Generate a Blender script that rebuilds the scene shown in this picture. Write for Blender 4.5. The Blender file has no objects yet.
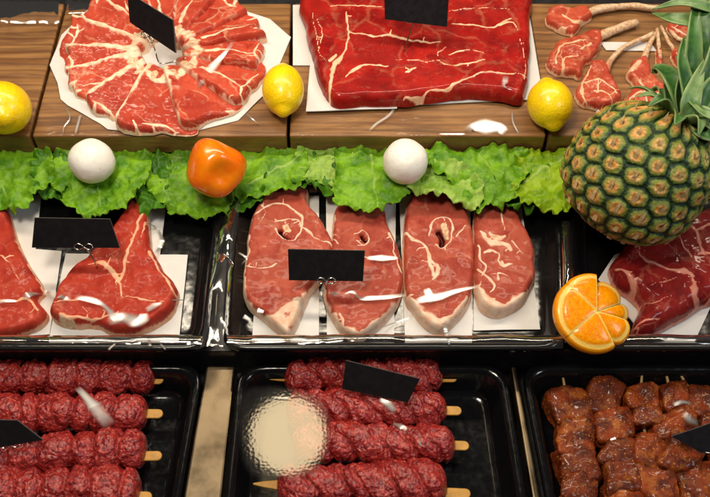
import bpy, math, random
import numpy as np
from mathutils import Vector, Matrix
from mathutils.bvhtree import BVHTree

random.seed(7)
rng = np.random.RandomState(11)
scene = bpy.context.scene
COL = scene.collection

# ------------------------------------------------------------------ camera model
FPX = 986.0
PITCH = math.radians(56.4)
ZREF = 0.06
DIST = 1.18
CAM = np.array([0.0, -DIST * math.cos(PITCH), ZREF + DIST * math.sin(PITCH)])
FWD = np.array([0, math.cos(PITCH), -math.sin(PITCH)])
UP = np.array([0, math.sin(PITCH), math.cos(PITCH)])
RIGHT = np.array([1.0, 0, 0])
PX = DIST / FPX                      # metres per photo pixel at the reference plane


def P(px, py, z):
    d = FWD + (px - 355.0) / FPX * RIGHT - (py - 248.5) / FPX * UP
    t = (z - CAM[2]) / d[2]
    return CAM + d * t


def PW(pts, z):
    return np.array([P(a, b, z)[:2] for a, b in pts])


# ------------------------------------------------------------------ numpy noise
_T = rng.rand(64, 64, 64).astype(np.float32)


def vnoise(p, scale=1.0, off=0.0):
    q = np.asarray(p, dtype=np.float64) * scale + off
    if q.shape[1] == 2:
        q = np.hstack([q, np.full((len(q), 1), off * 1.7 + 3.3)])
    i = np.floor(q).astype(int)
    f = q - i
    f = f * f * (3 - 2 * f)
    r = 0
    for dx in (0, 1):
        for dy in (0, 1):
            for dz in (0, 1):
                w = (f[:, 0] if dx else 1 - f[:, 0]) * (f[:, 1] if dy else 1 - f[:, 1]) * (f[:, 2] if dz else 1 - f[:, 2])
                r = r + w * _T[(i[:, 0] + dx) % 64, (i[:, 1] + dy) % 64, (i[:, 2] + dz) % 64]
    return r * 2 - 1


def fbm(p, scale=1.0, off=0.0, octv=3):
    r, a = 0, 1.0
    for k in range(octv):
        r = r + a * vnoise(p, scale * 2 ** k, off + 7.1 * k)
        a *= 0.5
    return r


# ------------------------------------------------------------------ 2D helpers
def smooth_closed(pts, n=8):
    pts = np.asarray(pts, float)
    m = len(pts)
    out = []
    for i in range(m):
        p0, p1, p2, p3 = pts[i - 1], pts[i], pts[(i + 1) % m], pts[(i + 2) % m]
        for k in range(n):
            t = k / n
            out.append(0.5 * ((2 * p1) + (-p0 + p2) * t + (2 * p0 - 5 * p1 + 4 * p2 - p3) * t * t + (-p0 + 3 * p1 - 3 * p2 + p3) * t ** 3))
    return np.array(out)


def smooth_open(pts, n=6):
    pts = np.asarray(pts, float)
    if len(pts) < 3:
        return np.array([pts[0] + (pts[-1] - pts[0]) * k / n for k in range(n + 1)])
    q = np.vstack([2 * pts[0] - pts[1], pts, 2 * pts[-1] - pts[-2]])
    out = []
    for i in range(1, len(q) - 2):
        p0, p1, p2, p3 = q[i - 1], q[i], q[i + 1], q[i + 2]
        for k in range(n):
            t = k / n
            out.append(0.5 * ((2 * p1) + (-p0 + p2) * t + (2 * p0 - 5 * p1 + 4 * p2 - p3) * t * t + (-p0 + 3 * p1 - 3 * p2 + p3) * t ** 3))
    out.append(pts[-1])
    return np.array(out)


def seg_dist(pt, line, closed=False, widths=None):
    """distance of N points to a polyline; returns dist, nearest point, width at nearest"""
    a = line
    b = np.roll(line, -1, axis=0)
    if not closed:
        a, b = line[:-1], line[1:]
    best = np.full(len(pt), 1e9)
    near = np.zeros((len(pt), 2))
    wbest = np.ones(len(pt))
    for k in range(len(a)):
        d = b[k] - a[k]
        L = d.dot(d) + 1e-12
        t = np.clip(((pt - a[k]) @ d) / L, 0, 1)
        q = a[k] + t[:, None] * d
        dd = np.hypot(pt[:, 0] - q[:, 0], pt[:, 1] - q[:, 1])
        m = dd < best
        best[m] = dd[m]
        near[m] = q[m]
        if widths is not None:
            w = widths[k] + t * (widths[min(k + 1, len(widths) - 1)] - widths[k])
            wbest[m] = w[m]
    return best, near, wbest


def inside(pt, poly):
    x, y = pt[:, 0], pt[:, 1]
    r = np.zeros(len(pt), bool)
    j = len(poly) - 1
    for i in range(len(poly)):
        xi, yi = poly[i]
        xj, yj = poly[j]
        c = ((yi > y) != (yj > y)) & (x < (xj - xi) * (y - yi) / (yj - yi + 1e-15) + xi)
        r ^= c
        j = i
    return r


def catw(w, n, m):
    """widths given at m control points -> n samples"""
    w = np.atleast_1d(np.asarray(w, float))
    if len(w) == 1:
        return np.full(n, w[0])
    return np.interp(np.linspace(0, 1, n), np.linspace(0, 1, len(w)), w)


# ------------------------------------------------------------------ object helpers
def link(name, verts, faces, material=None, parent=None, origin=None, smooth=True, attrs=None):
    verts = np.asarray(verts, float)
    if origin is None:
        origin = np.array([verts[:, 0].mean(), verts[:, 1].mean(), verts[:, 2].min()])
    origin = np.asarray(origin, float)
    me = bpy.data.meshes.new(name)
    me.from_pydata([tuple(v) for v in (verts - origin)], [], [tuple(int(i) for i in f) for f in faces])
    me.validate()
    me.update()
    if attrs:
        for k, a in attrs.items():
            at = me.attributes.new(k, 'FLOAT', 'POINT')
            at.data.foreach_set('value', np.asarray(a, np.float32))
    if smooth:
        me.polygons.foreach_set('use_smooth', [True] * len(me.polygons))
    o = bpy.data.objects.new(name, me)
    COL.objects.link(o)
    if material:
        me.materials.append(material)
    if parent is not None:
        o.parent = parent
        o.location = Vector(origin) - parent.location
    else:
        o.location = Vector(origin)
    return o


def empty(name, loc):
    o = bpy.data.objects.new(name, None)
    COL.objects.link(o)
    o.location = Vector(loc)
    o.empty_display_size = 0.01
    return o


def tag(o, label, cat, group=None):
    o['label'] = label
    o['category'] = cat
    if group:
        o['group'] = group
    return o


def structure(o):
    o['kind'] = 'structure'
    return o


DRAPE = []


def add_drape(verts, faces):
    DRAPE.append(BVHTree.FromPolygons([tuple(v) for v in verts], [tuple(int(i) for i in f) for f in faces]))


def surf_z(x, y, lo):
    z = lo
    for b in DRAPE:
        h = b.ray_cast(Vector((x, y, 0.6)), Vector((0, 0, -1)))
        if h[0] is not None and h[0].z > z:
            z = h[0].z
    return z


# ------------------------------------------------------------------ materials
def srgb(r, g, b, k=1.0):
    def f(c):
        c = c / 255.0
        return (c / 12.92 if c <= 0.04045 else ((c + 0.055) / 1.055) ** 2.4) * k
    return (f(r), f(g), f(b), 1.0)


class NT:
    def __init__(self, name):
        self.m = bpy.data.materials.new(name)
        self.m.use_nodes = True
        self.t = self.m.node_tree
        self.b = self.t.nodes['Principled BSDF']
        self.out = self.t.nodes['Material Output']
        self._vec = None

    def n(self, typ, **kw):
        nd = self.t.nodes.new(typ)
        for k, v in kw.items():
            setattr(nd, k, v)
        return nd

    def set(self, sock, v):
        if isinstance(v, bpy.types.NodeSocket):
            self.t.links.new(v, sock)
        else:
            sock.default_value = v

    def p(self, **kw):
        for k, v in kw.items():
            self.set(self.b.inputs[k.replace('_', ' ')], v)
        return self

    def vec(self):
        """object coordinates shifted per object so that repeats differ"""
        if self._vec is None:
            tc = self.n('ShaderNodeTexCoord')
            oi = self.n('ShaderNodeObjectInfo')
            mu = self.n('ShaderNodeMath', operation='MULTIPLY')
            self.t.links.new(oi.outputs['Random'], mu.inputs[0])
            mu.inputs[1].default_value = 3.7
            cb = self.n('ShaderNodeCombineXYZ')
            for i in range(3):
                self.t.links.new(mu.outputs[0], cb.inputs[i])
            ad = self.n('ShaderNodeVectorMath', operation='ADD')
            self.t.links.new(tc.outputs['Object'], ad.inputs[0])
            self.t.links.new(cb.outputs[0], ad.inputs[1])
            self._vec = ad.outputs[0]
        return self._vec

    def scaled(self, s, rot=None):
        mp = self.n('ShaderNodeMapping')
        self.t.links.new(self.vec(), mp.inputs['Vector'])
        mp.inputs['Scale'].default_value = s
        if rot:
            mp.inputs['Rotation'].default_value = rot
        return mp.outputs[0]

    def noise(self, scale, detail=3.0, rough=0.55, dist=0.0, vec=None, out='Fac'):
        nd = self.n('ShaderNodeTexNoise')
        self.t.links.new(vec if vec is not None else self.vec(), nd.inputs['Vector'])
        nd.inputs['Scale'].default_value = scale
        nd.inputs['Detail'].default_value = detail
        nd.inputs['Roughness'].default_value = rough
        nd.inputs['Distortion'].default_value = dist
        return nd.outputs[out]

    def voro(self, scale, feature='F1', out='Distance', vec=None, rnd=1.0):
        nd = self.n('ShaderNodeTexVoronoi', feature=feature)
        self.t.links.new(vec if vec is not None else self.vec(), nd.inputs['Vector'])
        nd.inputs['Scale'].default_value = scale
        nd.inputs['Randomness'].default_value = rnd
        return nd.outputs[out]

    def math(self, op, a, b=None, c=None, clamp=False):
        nd = self.n('ShaderNodeMath', operation=op)
        nd.use_clamp = clamp
        for i, v in enumerate((a, b, c)):
            if v is not None:
                self.set(nd.inputs[i], v)
        return nd.outputs[0]

    def ramp(self, fac, lo, hi, a=0.0, b=1.0, smooth=True):
        nd = self.n('ShaderNodeMapRange')
        nd.interpolation_type = 'SMOOTHSTEP' if smooth else 'LINEAR'
        self.set(nd.inputs[0], fac)
        for i, v in zip((1, 2, 3, 4), (lo, hi, a, b)):
            self.set(nd.inputs[i], v)
        return nd.outputs[0]

    def mix(self, fac, a, b, blend='MIX'):
        nd = self.n('ShaderNodeMix', data_type='RGBA', blend_type=blend)
        self.set(nd.inputs[0], fac)
        self.set(nd.inputs[6], a)
        self.set(nd.inputs[7], b)
        return nd.outputs[2]

    def attr(self, name):
        return self.n('ShaderNodeAttribute', attribute_name=name).outputs['Fac']

    def bump(self, h, strength=0.5, dist=0.001, normal=None):
        nd = self.n('ShaderNodeBump')
        nd.inputs['Strength'].default_value = strength
        nd.inputs['Distance'].default_value = dist
        self.set(nd.inputs['Height'], h)
        if normal is not None:
            self.t.links.new(normal, nd.inputs['Normal'])
        return nd.outputs[0]


def simple(name, col, rough=0.5, metal=0.0, bump=None, coat=0.0, var=0.12, vscale=60):
    q = NT(name)
    c = q.mix(q.ramp(q.noise(vscale, 4), 0.3, 0.7, 0, var), col, (col[0] * 0.45, col[1] * 0.45, col[2] * 0.45, 1))
    q.p(Base_Color=c, Roughness=q.ramp(q.noise(vscale * 2.3, 3), 0.3, 0.7, rough * 0.75, rough * 1.25), Metallic=metal, Coat_Weight=coat)
    if bump:
        q.p(Normal=q.bump(q.noise(bump[0], 3), bump[1], bump[2]))
    return q.m


def meat_mat(name, red, dark, fat, marb=0.5, marb_scale=170, grain=(220, 60, 220), rot=0.3, coat=0.8, wrinkle=0.5, wr_scale=38, bone=(225, 200, 165), gran=0.25, group=24, member=0.5):
    q = NT(name)
    fa = q.attr('fat')
    bo = q.attr('bone')
    n1 = q.noise(45, 3)
    fib = q.noise(1.0, 4, 0.6, 0.4, vec=q.scaled(grain, (0, 0, rot)))
    c = q.mix(q.ramp(n1, 0.35, 0.68), red, dark)
    lite = (min(1, red[0] * 1.2 + 0.02), red[1] * 1.5 + 0.012, red[2] * 1.35 + 0.006, 1)
    c = q.mix(q.ramp(fib, 0.45, 0.75, 0, 0.45), c, lite)
    # muscle groups with thin membranes between them
    wv = q.n('ShaderNodeVectorMath', operation='ADD')
    q.t.links.new(q.vec(), wv.inputs[0])
    ws = q.n('ShaderNodeVectorMath', operation='SCALE')
    q.t.links.new(q.noise(32, 3, out='Color'), ws.inputs[0])
    ws.inputs['Scale'].default_value = 0.03
    q.t.links.new(ws.outputs[0], wv.inputs[1])
    sp = q.n('ShaderNodeSeparateColor')
    q.t.links.new(q.voro(group, 'F1', 'Color', wv.outputs[0]), sp.inputs[0])
    c = q.mix(q.math('MULTIPLY', sp.outputs[0], 0.55), c, dark)
    c = q.mix(q.math('MULTIPLY', sp.outputs[1], 0.35), c, lite)
    de = q.voro(group, 'DISTANCE_TO_EDGE', 'Distance', wv.outputs[0])
    mem = q.math('MULTIPLY', q.ramp(de, 0.012, 0.05, 1, 0), q.ramp(q.noise(42, 2), 0.42, 0.6, 0, member))
    c = q.mix(mem, c, (fat[0] * 0.8, fat[1] * 0.55, fat[2] * 0.45, 1))
    oi = q.n('ShaderNodeObjectInfo')
    c = q.mix(q.math('MULTIPLY', oi.outputs['Random'], 0.30), c, dark)
    # purplish mottling
    c = q.mix(q.ramp(q.noise(95, 4, 0.65), 0.52, 0.75, 0, gran * 2.0), c, dark)
    # thin marbling threads
    nm = q.noise(marb_scale * 0.42, 3, 0.5, 0.6)
    thread = q.math('SUBTRACT', 1.0, q.math('MULTIPLY', q.math('ABSOLUTE', q.math('SUBTRACT', nm, 0.5)), 26.0), clamp=True)
    msk = q.ramp(q.noise(55, 2), 0.48, 0.66)
    thread = q.math('MULTIPLY', thread, msk)
    fleck = q.ramp(q.noise(marb_scale * 1.7, 2, 0.5, 0.3), 0.69, 0.77)
    m = q.math('MULTIPLY', q.math('MAXIMUM', thread, q.math('MULTIPLY', fleck, 0.45)), marb, clamp=True)
    fat2 = (fat[0] * 0.9, fat[1] * 0.78, fat[2] * 0.7, 1)
    c = q.mix(m, c, fat2)
    # drawn fat seams, edge broken up by noise
    f = q.math('ADD', fa, q.math('MULTIPLY', q.math('SUBTRACT', q.noise(240, 4, 0.65), 0.5), 0.45))
    f = q.math('ADD', f, q.math('MULTIPLY', q.math('SUBTRACT', q.noise(70, 2), 0.5), 0.25))
    fm = q.ramp(f, 0.42, 0.62)
    fc = q.mix(q.ramp(q.noise(120, 4), 0.35, 0.7), fat, (fat[0] * 0.93, fat[1] * 0.72, fat[2] * 0.62, 1))
    pink = (red[0] * 0.5 + fat[0] * 0.5, red[1] * 0.5 + fat[1] * 0.42, red[2] * 0.5 + fat[2] * 0.4, 1)
    c = q.mix(q.ramp(f, 0.28, 0.5, 0, 0.6), c, pink)
    c = q.mix(fm, c, fc)
    b = q.math('ADD', bo, q.math('MULTIPLY', q.math('SUBTRACT', q.noise(200, 3), 0.5), 0.3))
    bc = q.mix(q.ramp(q.noise(260, 3), 0.35, 0.7), srgb(*bone), srgb(bone[0] * 0.9, bone[1] * 0.74, bone[2] * 0.66))
    c = q.mix(q.ramp(b, 0.45, 0.6), c, bc)
    hole = q.attr('hole')
    c = q.mix(q.ramp(hole, 0.4, 0.65), c, srgb(70, 12, 14))
    h = q.math('ADD', q.math('MULTIPLY', q.noise(330, 4, 0.6), 0.7), q.math('MULTIPLY', fm, 0.5))
    h = q.math('ADD', h, q.math('MULTIPLY', fib, 0.5))
    wn = q.noise(1.0, 2, 0.5, 1.4, vec=q.scaled((wr_scale * 0.8, wr_scale * 1.9, wr_scale), (0, 0, 0.25)))
    wn2 = q.noise(wr_scale * 4, 2, 0.5, 0.8)
    wh = q.math('ADD', wn, q.math('MULTIPLY', wn2, 0.0))
    q.p(Base_Color=c, Roughness=q.ramp(q.noise(180, 3), 0.3, 0.7, 0.4, 0.6), Specular_IOR_Level=0.12,
        Normal=q.bump(h, 0.35, 0.0007),
        Coat_Weight=coat, Coat_Roughness=0.07, Coat_IOR=1.45, Coat_Normal=q.bump(wh, wrinkle, 0.006),
        Subsurface_Weight=0.12, Subsurface_Radius=(0.006, 0.002, 0.0015), Subsurface_Scale=0.5)
    return q.m


M = {}
FATC = srgb(240, 214, 186)
M['pork'] = meat_mat('chop meat', srgb(204, 80, 58), srgb(162, 46, 34), srgb(246, 220, 192), marb=0.22, marb_scale=190, coat=0.35, wrinkle=0.3, wr_scale=30)
M['slab'] = meat_mat('red slab meat', srgb(176, 26, 20), srgb(122, 9, 9), srgb(245, 205, 170), marb=0.10, marb_scale=220, grain=(120, 320, 220), rot=0.2, coat=0.6, wrinkle=0.2, wr_scale=14, member=0.18, group=16)
M['lamb'] = meat_mat('lamb chop meat', srgb(204, 90, 64), srgb(160, 48, 34), srgb(238, 200, 165), marb=0.3, marb_scale=210, coat=0.5, wrinkle=0.3)
M['steak'] = meat_mat('leg steak meat', srgb(192, 92, 72), srgb(148, 48, 38), srgb(236, 208, 184), marb=0.05, marb_scale=230, grain=(280, 130, 220), rot=0.7, coat=0.10, wrinkle=0.14, wr_scale=13, member=0.25)
M['tbone'] = meat_mat('rib steak meat', srgb(196, 70, 50), srgb(154, 34, 26), srgb(236, 184, 150), marb=0.12, marb_scale=200, grain=(260, 90, 220), rot=1.3, coat=0.10, wrinkle=0.14, wr_scale=13, member=0.25)
M['beef'] = meat_mat('dark beef', srgb(160, 34, 32), srgb(104, 14, 18), srgb(222, 150, 130), marb=0.3, marb_scale=160, coat=0.3, wrinkle=0.2, wr_scale=20, member=0.4)


def wood_mat():
    q = NT('oiled wood')
    v = q.scaled((9, 120, 60))
    g = q.noise(1.0, 5, 0.62, 0.8, vec=v)
    g2 = q.noise(1.0, 3, 0.6, 2.2, vec=q.scaled((5, 38, 20)))
    wv = q.n('ShaderNodeTexWave', wave_type='BANDS', bands_direction='Y')
    q.t.links.new(q.scaled((6, 26, 20)), wv.inputs['Vector'])
    wv.inputs['Scale'].default_value = 1.0
    wv.inputs['Distortion'].default_value = 9.0
    wv.inputs['Detail'].default_value = 3
    wv.inputs['Detail Scale'].default_value = 0.7
    c = q.mix(q.ramp(g2, 0.3, 0.7), srgb(164, 118, 70), srgb(126, 84, 46))
    c = q.mix(q.ramp(g, 0.4, 0.72, 0, 0.62), c, srgb(74, 44, 22))
    c = q.mix(q.ramp(wv.outputs['Fac'], 0.55, 0.95, 0, 0.45), c, srgb(82, 46, 22))
    c = q.mix(q.ramp(q.noise(14, 3), 0.45, 0.7, 0, 0.4), c, srgb(165, 122, 78))
    q.p(Base_Color=c, Roughness=q.ramp(g, 0.3, 0.7, 0.32, 0.5), Normal=q.bump(g, 0.25, 0.0008), Coat_Weight=0.35, Coat_Roughness=0.16,
        Coat_Normal=q.bump(q.noise(30, 2, 0.5, 1.0), 0.5, 0.006))
    return q.m


M['wood'] = wood_mat()


def film_mat(name, base=0.10, rough=0.12, bump=0.0, scale=300, white=0.02, fade=False):
    q = NT(name)
    for nd in [q.b]:
        q.t.nodes.remove(nd)
    tr = q.n('ShaderNodeBsdfTransparent')
    gl = q.n('ShaderNodeBsdfGlossy')
    gl.inputs['Roughness'].default_value = rough
    lw = q.n('ShaderNodeFresnel')
    lw.inputs['IOR'].default_value = 1.45
    fac = q.math('ADD', lw.outputs[0], base, clamp=True)
    if fade:
        fac = q.math('MULTIPLY', fac, q.ramp(q.attr('edge'), 0.85 if fade == 'soft' else 0.0, 1.0, 1, 0.0))
    if bump:
        bn = q.bump(q.voro(scale, 'SMOOTH_F1'), bump, 0.002)
        q.t.links.new(bn, gl.inputs['Normal'])
    mx = q.n('ShaderNodeMixShader')
    q.set(mx.inputs[0], fac)
    q.t.links.new(tr.outputs[0], mx.inputs[1])
    q.t.links.new(gl.outputs[0], mx.inputs[2])
    df = q.n('ShaderNodeBsdfDiffuse')
    df.inputs['Color'].default_value = (0.8, 0.77, 0.72, 1)
    m2 = q.n('ShaderNodeMixShader')
    if fade:
        q.set(m2.inputs[0], q.ramp(q.attr('edge'), 0.0, 0.9, white, 0.0))
    else:
        m2.inputs[0].default_value = white
    q.t.links.new(mx.outputs[0], m2.inputs[1])
    q.t.links.new(df.outputs[0], m2.inputs[2])
    q.t.links.new(m2.outputs[0], q.out.inputs['Surface'])
    return q.m


M['film'] = film_mat('cling film crease', 0.62, 0.24, white=0.25, fade=True)  # diffuse white share paints part of each crease's highlight
M['film_highlight'] = film_mat('painted film highlight', 0.10, 0.55, white=0.42, fade=True)  # mostly diffuse white: soft highlights and reflections put into the colour
M['filmrim'] = film_mat('gathered cling film', 0.10, 0.09, white=0.012)
M['filmflat'] = film_mat('misted cling film', 0.27, 0.055, 0.012, 330, white=0.0, fade='soft')
M['paper'] = simple('white butcher paper', srgb(222, 219, 216), 0.6, bump=(40, 0.25, 0.003), var=0.08, vscale=30)
M['black'] = simple('black plastic tray', (0.005, 0.005, 0.006, 1), 0.14, bump=(24, 0.2, 0.004), var=0.3)
M['blackmat'] = simple('black sign plastic', (0.012, 0.010, 0.012, 1), 0.42, bump=(500, 0.06, 0.0005), var=0.25)
M['blackmat'].node_tree.nodes['Principled BSDF'].inputs['Specular IOR Level'].default_value = 0.2
M['signedge'] = simple('sign edge', srgb(88, 84, 84), 0.4, var=0.2)
M['steel'] = simple('brushed steel', srgb(126, 110, 88), 0.30, metal=1.0, var=0.06, vscale=12)
M['chrome'] = simple('bright wire', srgb(200, 196, 190), 0.15, metal=1.0, var=0.1)
M['dark'] = simple('dark painted shelf', (0.014, 0.013, 0.014, 1), 0.45, var=0.3)
M['stick'] = simple('bamboo stick', srgb(206, 150, 62), 0.5, bump=(300, 0.3, 0.0006), var=0.45, vscale=120)
M['skew'] = simple('thin wooden skewer', srgb(186, 150, 100), 0.55, var=0.3, vscale=120)


def lemon_mat():
    q = NT('lemon peel')
    v = q.voro(330, 'SMOOTH_F1')
    c = q.mix(q.ramp(q.noise(40, 3), 0.35, 0.7), srgb(255, 222, 10), srgb(246, 200, 6))
    c = q.mix(q.ramp(v, 0.0, 0.35, 0.35, 0), c, srgb(205, 150, 8))
    q.p(Base_Color=c, Roughness=0.34, Normal=q.bump(q.math('ADD', v, q.math('MULTIPLY', q.noise(60, 3), 1.2)), 0.35, 0.0012),
        Subsurface_Weight=0.15, Subsurface_Radius=(0.004, 0.003, 0.001), Coat_Weight=0.3, Coat_Roughness=0.15)
    return q.m


def pepper_mat():
    q = NT('orange pepper skin')
    c = q.mix(q.ramp(q.noise(26, 3), 0.35, 0.68), srgb(255, 140, 6), srgb(252, 108, 4))
    c = q.mix(q.ramp(q.noise(60, 2), 0.55, 0.75, 0, 0.35), c, srgb(255, 168, 30))
    q.p(Base_Color=c, Roughness=0.25, Normal=q.bump(q.noise(70, 3), 0.25, 0.003), Coat_Weight=0.6, Coat_Roughness=0.1,
        Subsurface_Weight=0.2, Subsurface_Radius=(0.006, 0.002, 0.001))
    return q.m


def mush_mat():
    q = NT('white mushroom skin')
    c = q.mix(q.ramp(q.noise(30, 4), 0.4, 0.7), srgb(250, 246, 238), srgb(240, 232, 218))
    c = q.mix(q.ramp(q.noise(230, 3), 0.66, 0.76, 0, 0.75), c, srgb(168, 138, 104))
    q.p(Base_Color=c, Roughness=0.42, Normal=q.bump(q.noise(90, 4), 0.3, 0.0015), Subsurface_Weight=0.2, Subsurface_Radius=(0.005, 0.004, 0.003))
    return q.m


M['lemon'], M['pepper'], M['mush'] = lemon_mat(), pepper_mat(), mush_mat()


def lettuce_mat(name, a, b, y):
    q = NT(name)
    rib = q.attr('fat')
    e = q.attr('edge')
    c = q.mix(q.ramp(q.noise(38, 4, 0.6), 0.34, 0.68), a, b)
    v = q.voro(130, 'DISTANCE_TO_EDGE')
    vein = q.ramp(q.math('ADD', v, q.math('MULTIPLY', q.noise(150, 2), 0.12)), 0.07, 0.19, 1, 0)
    c = q.mix(q.math('MULTIPLY', vein, 0.10), c, y)
    c = q.mix(q.ramp(q.math('ADD', rib, q.math('MULTIPLY', q.math('SUBTRACT', q.noise(120, 2), 0.5), 0.3)), 0.25, 0.75, 0, 0.6), c, srgb(186, 214, 120))
    c = q.mix(q.ramp(e, 0.0, 1.0, 0.35, 0), c, a)
    h = q.math('ADD', q.math('MULTIPLY', vein, -0.10), q.math('MULTIPLY', q.noise(110, 4), 1.0))
    nb = q.bump(h, 0.5, 0.002)
    q.p(Base_Color=c, Roughness=0.42, Normal=nb, Specular_IOR_Level=0.28)
    tl = q.n('ShaderNodeBsdfTranslucent')
    q.set(tl.inputs['Color'], c)
    mx = q.n('ShaderNodeMixShader')
    mx.inputs[0].default_value = 0.16
    q.t.links.new(q.b.outputs[0], mx.inputs[1])
    q.t.links.new(tl.outputs[0], mx.inputs[2])
    q.t.links.new(mx.outputs[0], q.out.inputs['Surface'])
    return q.m


M['let_a'] = lettuce_mat('green lettuce', srgb(134, 186, 36), srgb(66, 124, 12), srgb(172, 210, 84))
M['let_d'] = lettuce_mat('deep green lettuce', srgb(84, 142, 26), srgb(46, 98, 12), srgb(140, 186, 66))
M['let_b'] = lettuce_mat('pale lettuce', srgb(166, 198, 88), srgb(122, 168, 46), srgb(214, 230, 150))
M['let_c'] = lettuce_mat('yellow green lettuce', srgb(160, 194, 30), srgb(116, 160, 12), srgb(206, 226, 80))


def kebab_mat():
    q = NT('minced meat')
    vec = q.n('ShaderNodeVectorMath', operation='ADD')
    q.t.links.new(q.vec(), vec.inputs[0])
    sc = q.n('ShaderNodeVectorMath', operation='SCALE')
    q.t.links.new(q.noise(140, 2, out='Color'), sc.inputs[0])
    sc.inputs['Scale'].default_value = 0.006
    q.t.links.new(sc.outputs[0], vec.inputs[1])
    V = vec.outputs[0]
    cell = q.voro(285, 'F1', 'Color', V)
    sep = q.n('ShaderNodeSeparateColor')
    q.t.links.new(cell, sep.inputs[0])
    d = q.voro(285, 'SMOOTH_F1', 'Distance', V)
    c = q.mix(sep.outputs[0], srgb(188, 54, 44), srgb(120, 20, 26))
    c = q.mix(q.ramp(sep.outputs[1], 0.84, 0.95, 0, 0.6), c, srgb(206, 84, 74))
    c = q.mix(q.ramp(q.noise(60, 3), 0.45, 0.7, 0, 0.5), c, srgb(130, 20, 30))
    c = q.mix(q.ramp(q.noise(420, 2), 0.72, 0.79, 0, 0.5), c, srgb(222, 150, 124))
    h = q.math('ADD', q.math('MULTIPLY', d, -1.3), q.math('MULTIPLY', q.noise(600, 3), 0.5))
    q.p(Base_Color=c, Roughness=q.ramp(q.noise(200, 2), 0.3, 0.7, 0.2, 0.45), Normal=q.bump(h, 0.9, 0.0022), Coat_Weight=0.55, Coat_Roughness=0.12,
        Coat_Normal=q.bump(h, 0.6, 0.002), Subsurface_Weight=0.08, Subsurface_Radius=(0.004, 0.001, 0.001))
    return q.m


def marinade_mat():
    q = NT('marinated meat')
    c = q.mix(q.ramp(q.noise(55, 4, 0.6), 0.35, 0.68), srgb(150, 62, 22), srgb(72, 22, 8))
    c = q.mix(q.ramp(q.noise(70, 3, 0.6), 0.50, 0.70, 0, 0.8), c, srgb(176, 96, 32))
    oi = q.n('ShaderNodeObjectInfo')
    c = q.mix(q.math('MULTIPLY', oi.outputs['Random'], 0.5), c, srgb(70, 22, 10))
    c = q.mix(q.ramp(q.noise(420, 2), 0.62, 0.7, 0, 0.85), c, srgb(196, 132, 60))
    c = q.mix(q.ramp(q.noise(430, 2, 0.5, 0.5), 0.64, 0.72, 0, 0.6), c, srgb(36, 12, 8))
    h = q.math('ADD', q.noise(110, 4, 0.6), q.math('MULTIPLY', q.noise(500, 2), 0.3))
    q.p(Base_Color=c, Roughness=0.5, Normal=q.bump(h, 0.7, 0.003), Specular_IOR_Level=0.2, Coat_Weight=0.25, Coat_Roughness=0.10, Coat_Normal=q.bump(q.noise(60, 2), 0.45, 0.004))
    return q.m


M['kebab'], M['marin'] = kebab_mat(), marinade_mat()


def pine_mat():
    q = NT('pineapple skin')
    e = q.attr('eye')       # 0 at the eye centre, 1 at the seam between eyes
    s = q.attr('side')      # -1 .. 1 along the fruit within one eye
    ripe = q.attr('ripe')
    n = q.noise(170, 4, 0.65)
    e2 = q.math('ADD', e, q.math('MULTIPLY', q.math('SUBTRACT', n, 0.5), 0.75))
    mid = q.mix(q.ramp(ripe, 0.2, 0.8), srgb(162, 158, 84), srgb(212, 144, 50))
    mid = q.mix(q.ramp(q.noise(330, 3), 0.42, 0.7, 0, 0.8), mid, srgb(226, 196, 140))
    c = q.mix(q.ramp(e2, 0.40, 0.66), mid, srgb(128, 138, 52))
    c = q.mix(q.ramp(e2, 0.72, 0.88), c, srgb(34, 72, 30))
    c = q.mix(q.ramp(e2, 0.88, 1.0, 0, 0.95), c, srgb(18, 34, 14))
    c = q.mix(q.ramp(e2, 0.06, 0.2, 0.7, 0), c, srgb(110, 66, 30))
    q.p(Base_Color=c, Roughness=0.45, Normal=q.bump(q.noise(230, 4, 0.7), 0.9, 0.003), Coat_Weight=0.1, Coat_Roughness=0.25)
    return q.m


M['pine'] = pine_mat()


def simple_leaf(name, a, b):
    q = NT(name)
    c = q.mix(q.ramp(q.noise(1.0, 4, 0.6, 0.3, vec=q.scaled((60, 60, 60))), 0.35, 0.7), a, b)
    c = q.mix(q.ramp(q.attr('edge'), 0.55, 1.0, 0, 0.55), c, srgb(150, 168, 110))
    q.p(Base_Color=c, Roughness=0.4, Normal=q.bump(q.noise(200, 3), 0.2, 0.001))
    return q.m


M['leaf'] = simple_leaf('pineapple leaf', srgb(66, 112, 46), srgb(32, 70, 32))
M['leafpale'] = simple_leaf('pale pineapple leaf', srgb(122, 150, 92), srgb(74, 116, 60))
M['bract'] = simple('dry bract', srgb(206, 176, 124), 0.6, var=0.5, vscale=200)


def orange_mat():
    q = NT('cut orange')
    r = q.attr('rad')
    a = q.attr('mem')
    pulp = q.noise(1.0, 3, 0.6, 0.5, vec=q.scaled((300, 300, 160)))
    c = q.mix(q.ramp(pulp, 0.35, 0.68), srgb(252, 138, 0), srgb(255, 168, 0))
    c = q.mix(q.ramp(a, 0.35, 0.8, 0, 0.95), c, srgb(255, 222, 120))
    rr = q.math('ADD', r, q.math('MULTIPLY', q.math('SUBTRACT', q.noise(80, 2), 0.5), 0.05))
    c = q.mix(q.ramp(rr, 0.82, 0.88, 0, 0.9), c, srgb(255, 216, 110))
    peel = q.mix(q.ramp(q.voro(400, 'SMOOTH_F1'), 0.0, 0.4), srgb(250, 128, 4), srgb(255, 160, 10))
    c = q.mix(q.ramp(rr, 0.93, 0.97), c, peel)
    q.p(Base_Color=c, Roughness=0.25, Normal=q.bump(pulp, 0.4, 0.0015), Specular_IOR_Level=0.2, Coat_Weight=0.3, Coat_Roughness=0.1,
        Subsurface_Weight=0.0)
    return q.m


M['orange'] = orange_mat()


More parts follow.
